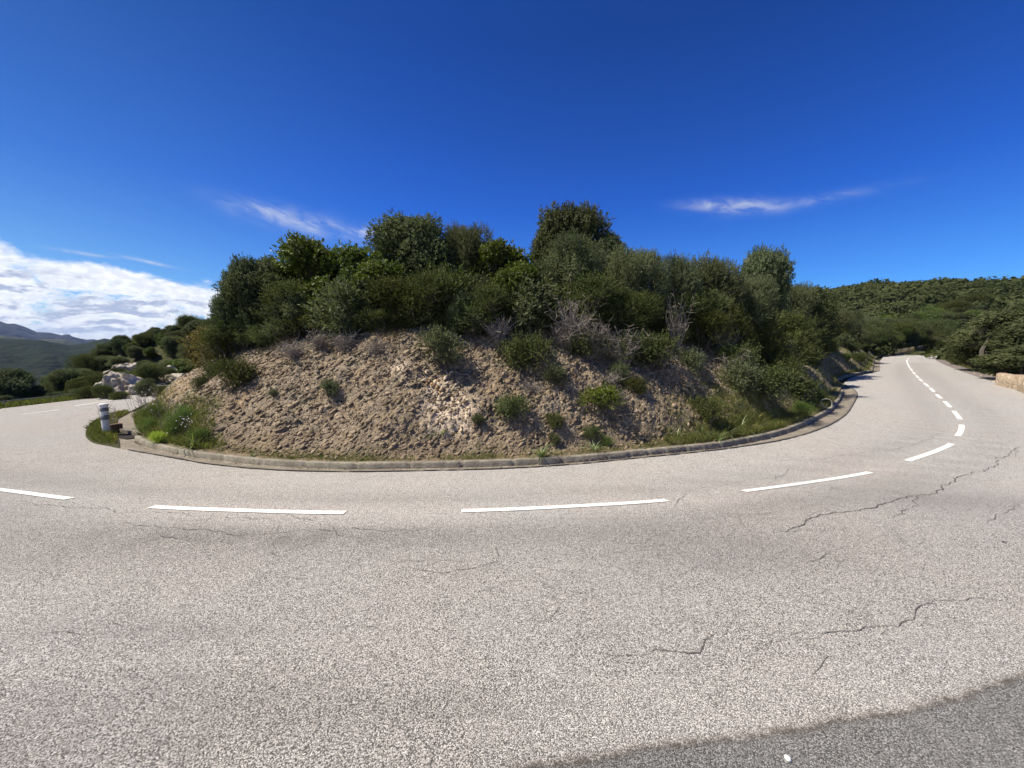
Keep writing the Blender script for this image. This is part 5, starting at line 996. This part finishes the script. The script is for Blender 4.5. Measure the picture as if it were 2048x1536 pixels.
n_ = 1900; R_ = 82 + 260 * r_.random(n_) ** .7; az_ = np.radians(r_.uniform(-64, -40, n_)); Pc = np.c_[R_ * np.sin(az_), R_ * np.cos(az_)]; Pc = Pc[polydist(Pc, RPC) < -4]
tag(canopy('valley_scrub', np.c_[Pc, terrain(Pc[:, 0], Pc[:, 1]) + .1], r_.uniform(.9, 1.9, len(Pc)) * (1 + np.hypot(*Pc.T) / 200), M['woods'], r_, 300, .8), kind='stuff')

# ------------------------------------------------------------------ far hills and mountains, each a solid ridge at its own distance
def ridge(name, prof, R, depth, base, m, seed, rough):
    px = np.array([p[0] for p in prof]); py = np.array([p[1] for p in prof]); xs = np.linspace(px[0], px[-1], 260); ys = np.interp(xs, px, py)
    azs = []; hs = []
    for a, b in zip(xs, ys): d = ray(a, b); azs.append(math.atan2(d[0], d[1])); hs.append(CAM_H + d[2] / math.hypot(d[0], d[1]) * R)
    azs = np.array(azs); hs = np.array(hs); nv = 90; v = np.linspace(-1, .7, nv); rows = []
    for s in v:
        rr_ = R + s * depth; k = np.cos(np.clip(abs(s), 0, 1) * math.pi / 2) ** 1.1; x_ = rr_ * np.sin(azs); y_ = rr_ * np.cos(azs); gl = (1 - k) * k * 4; z_ = base + (hs - base) * k + gl * rough * fbm(x_ / depth * 3, y_ / depth * 3, 0, 5, seed); rows.append(np.c_[x_, y_, z_])
    V_ = np.stack(rows, 1); o = mesh_np(name, V_.reshape(-1, 3), grid_faces(260, nv)[:, ::-1], m, smooth=True); return tag(o, kind='structure')
ridge('hills', [(-260, 672), (-120, 680), (0, 677), (44, 678), (82, 680), (110, 686), (138, 690), (168, 687), (189, 682), (209, 677), (220, 679), (249, 686), (300, 700), (400, 720), (520, 740)], 1500, 1000, -110, M['farhill'], 3, 60)
ridge('far_hills', [(-260, 650), (-100, 664), (0, 670), (37, 675), (70, 680), (102, 678), (129, 679), (158, 687), (250, 695), (420, 700)], 3200, 1300, -120, M['midhill'], 5, 60)
ridge('mountains', [(-300, 640), (-150, 632), (-60, 636), (0, 644), (15, 649), (29, 649), (50, 655), (73, 665), (102, 666), (124, 671), (131, 669), (139, 669), (146, 675), (168, 683), (187, 681), (230, 690), (300, 694), (500, 700)], 5600, 1700, -140, M['mount'], 9, 160)
tr = []
for px, py in [(216, 697), (217, 702), (219, 708), (222, 712), (226, 715)]: d = ray(px, py); tr.append((px, py))
# air
hz_m, t = mat('haze'); pv = t.n('ShaderNodeVolumePrincipled'); pv.inputs['Color'].default_value = (.45, .62, 1.0, 1); pv.inputs['Density'].default_value = 0.00005; pv.inputs['Anisotropy'].default_value = 0.2
oo = t.n('ShaderNodeOutputMaterial'); t.nt.links.new(pv.outputs[0], oo.inputs['Volume'])
mb = MB(); mb.box((-1000, 2600, 45), (14000, 11000, 420)); hzo = mb.build('haze', hz_m); tag(hzo, kind='stuff')
# drop prototypes that were never placed
for k_2, p_2 in PROTO.items():
    if k_2 not in USED:
        for ch in list(p_2.children): bpy.data.objects.remove(ch)
        bpy.data.objects.remove(p_2)
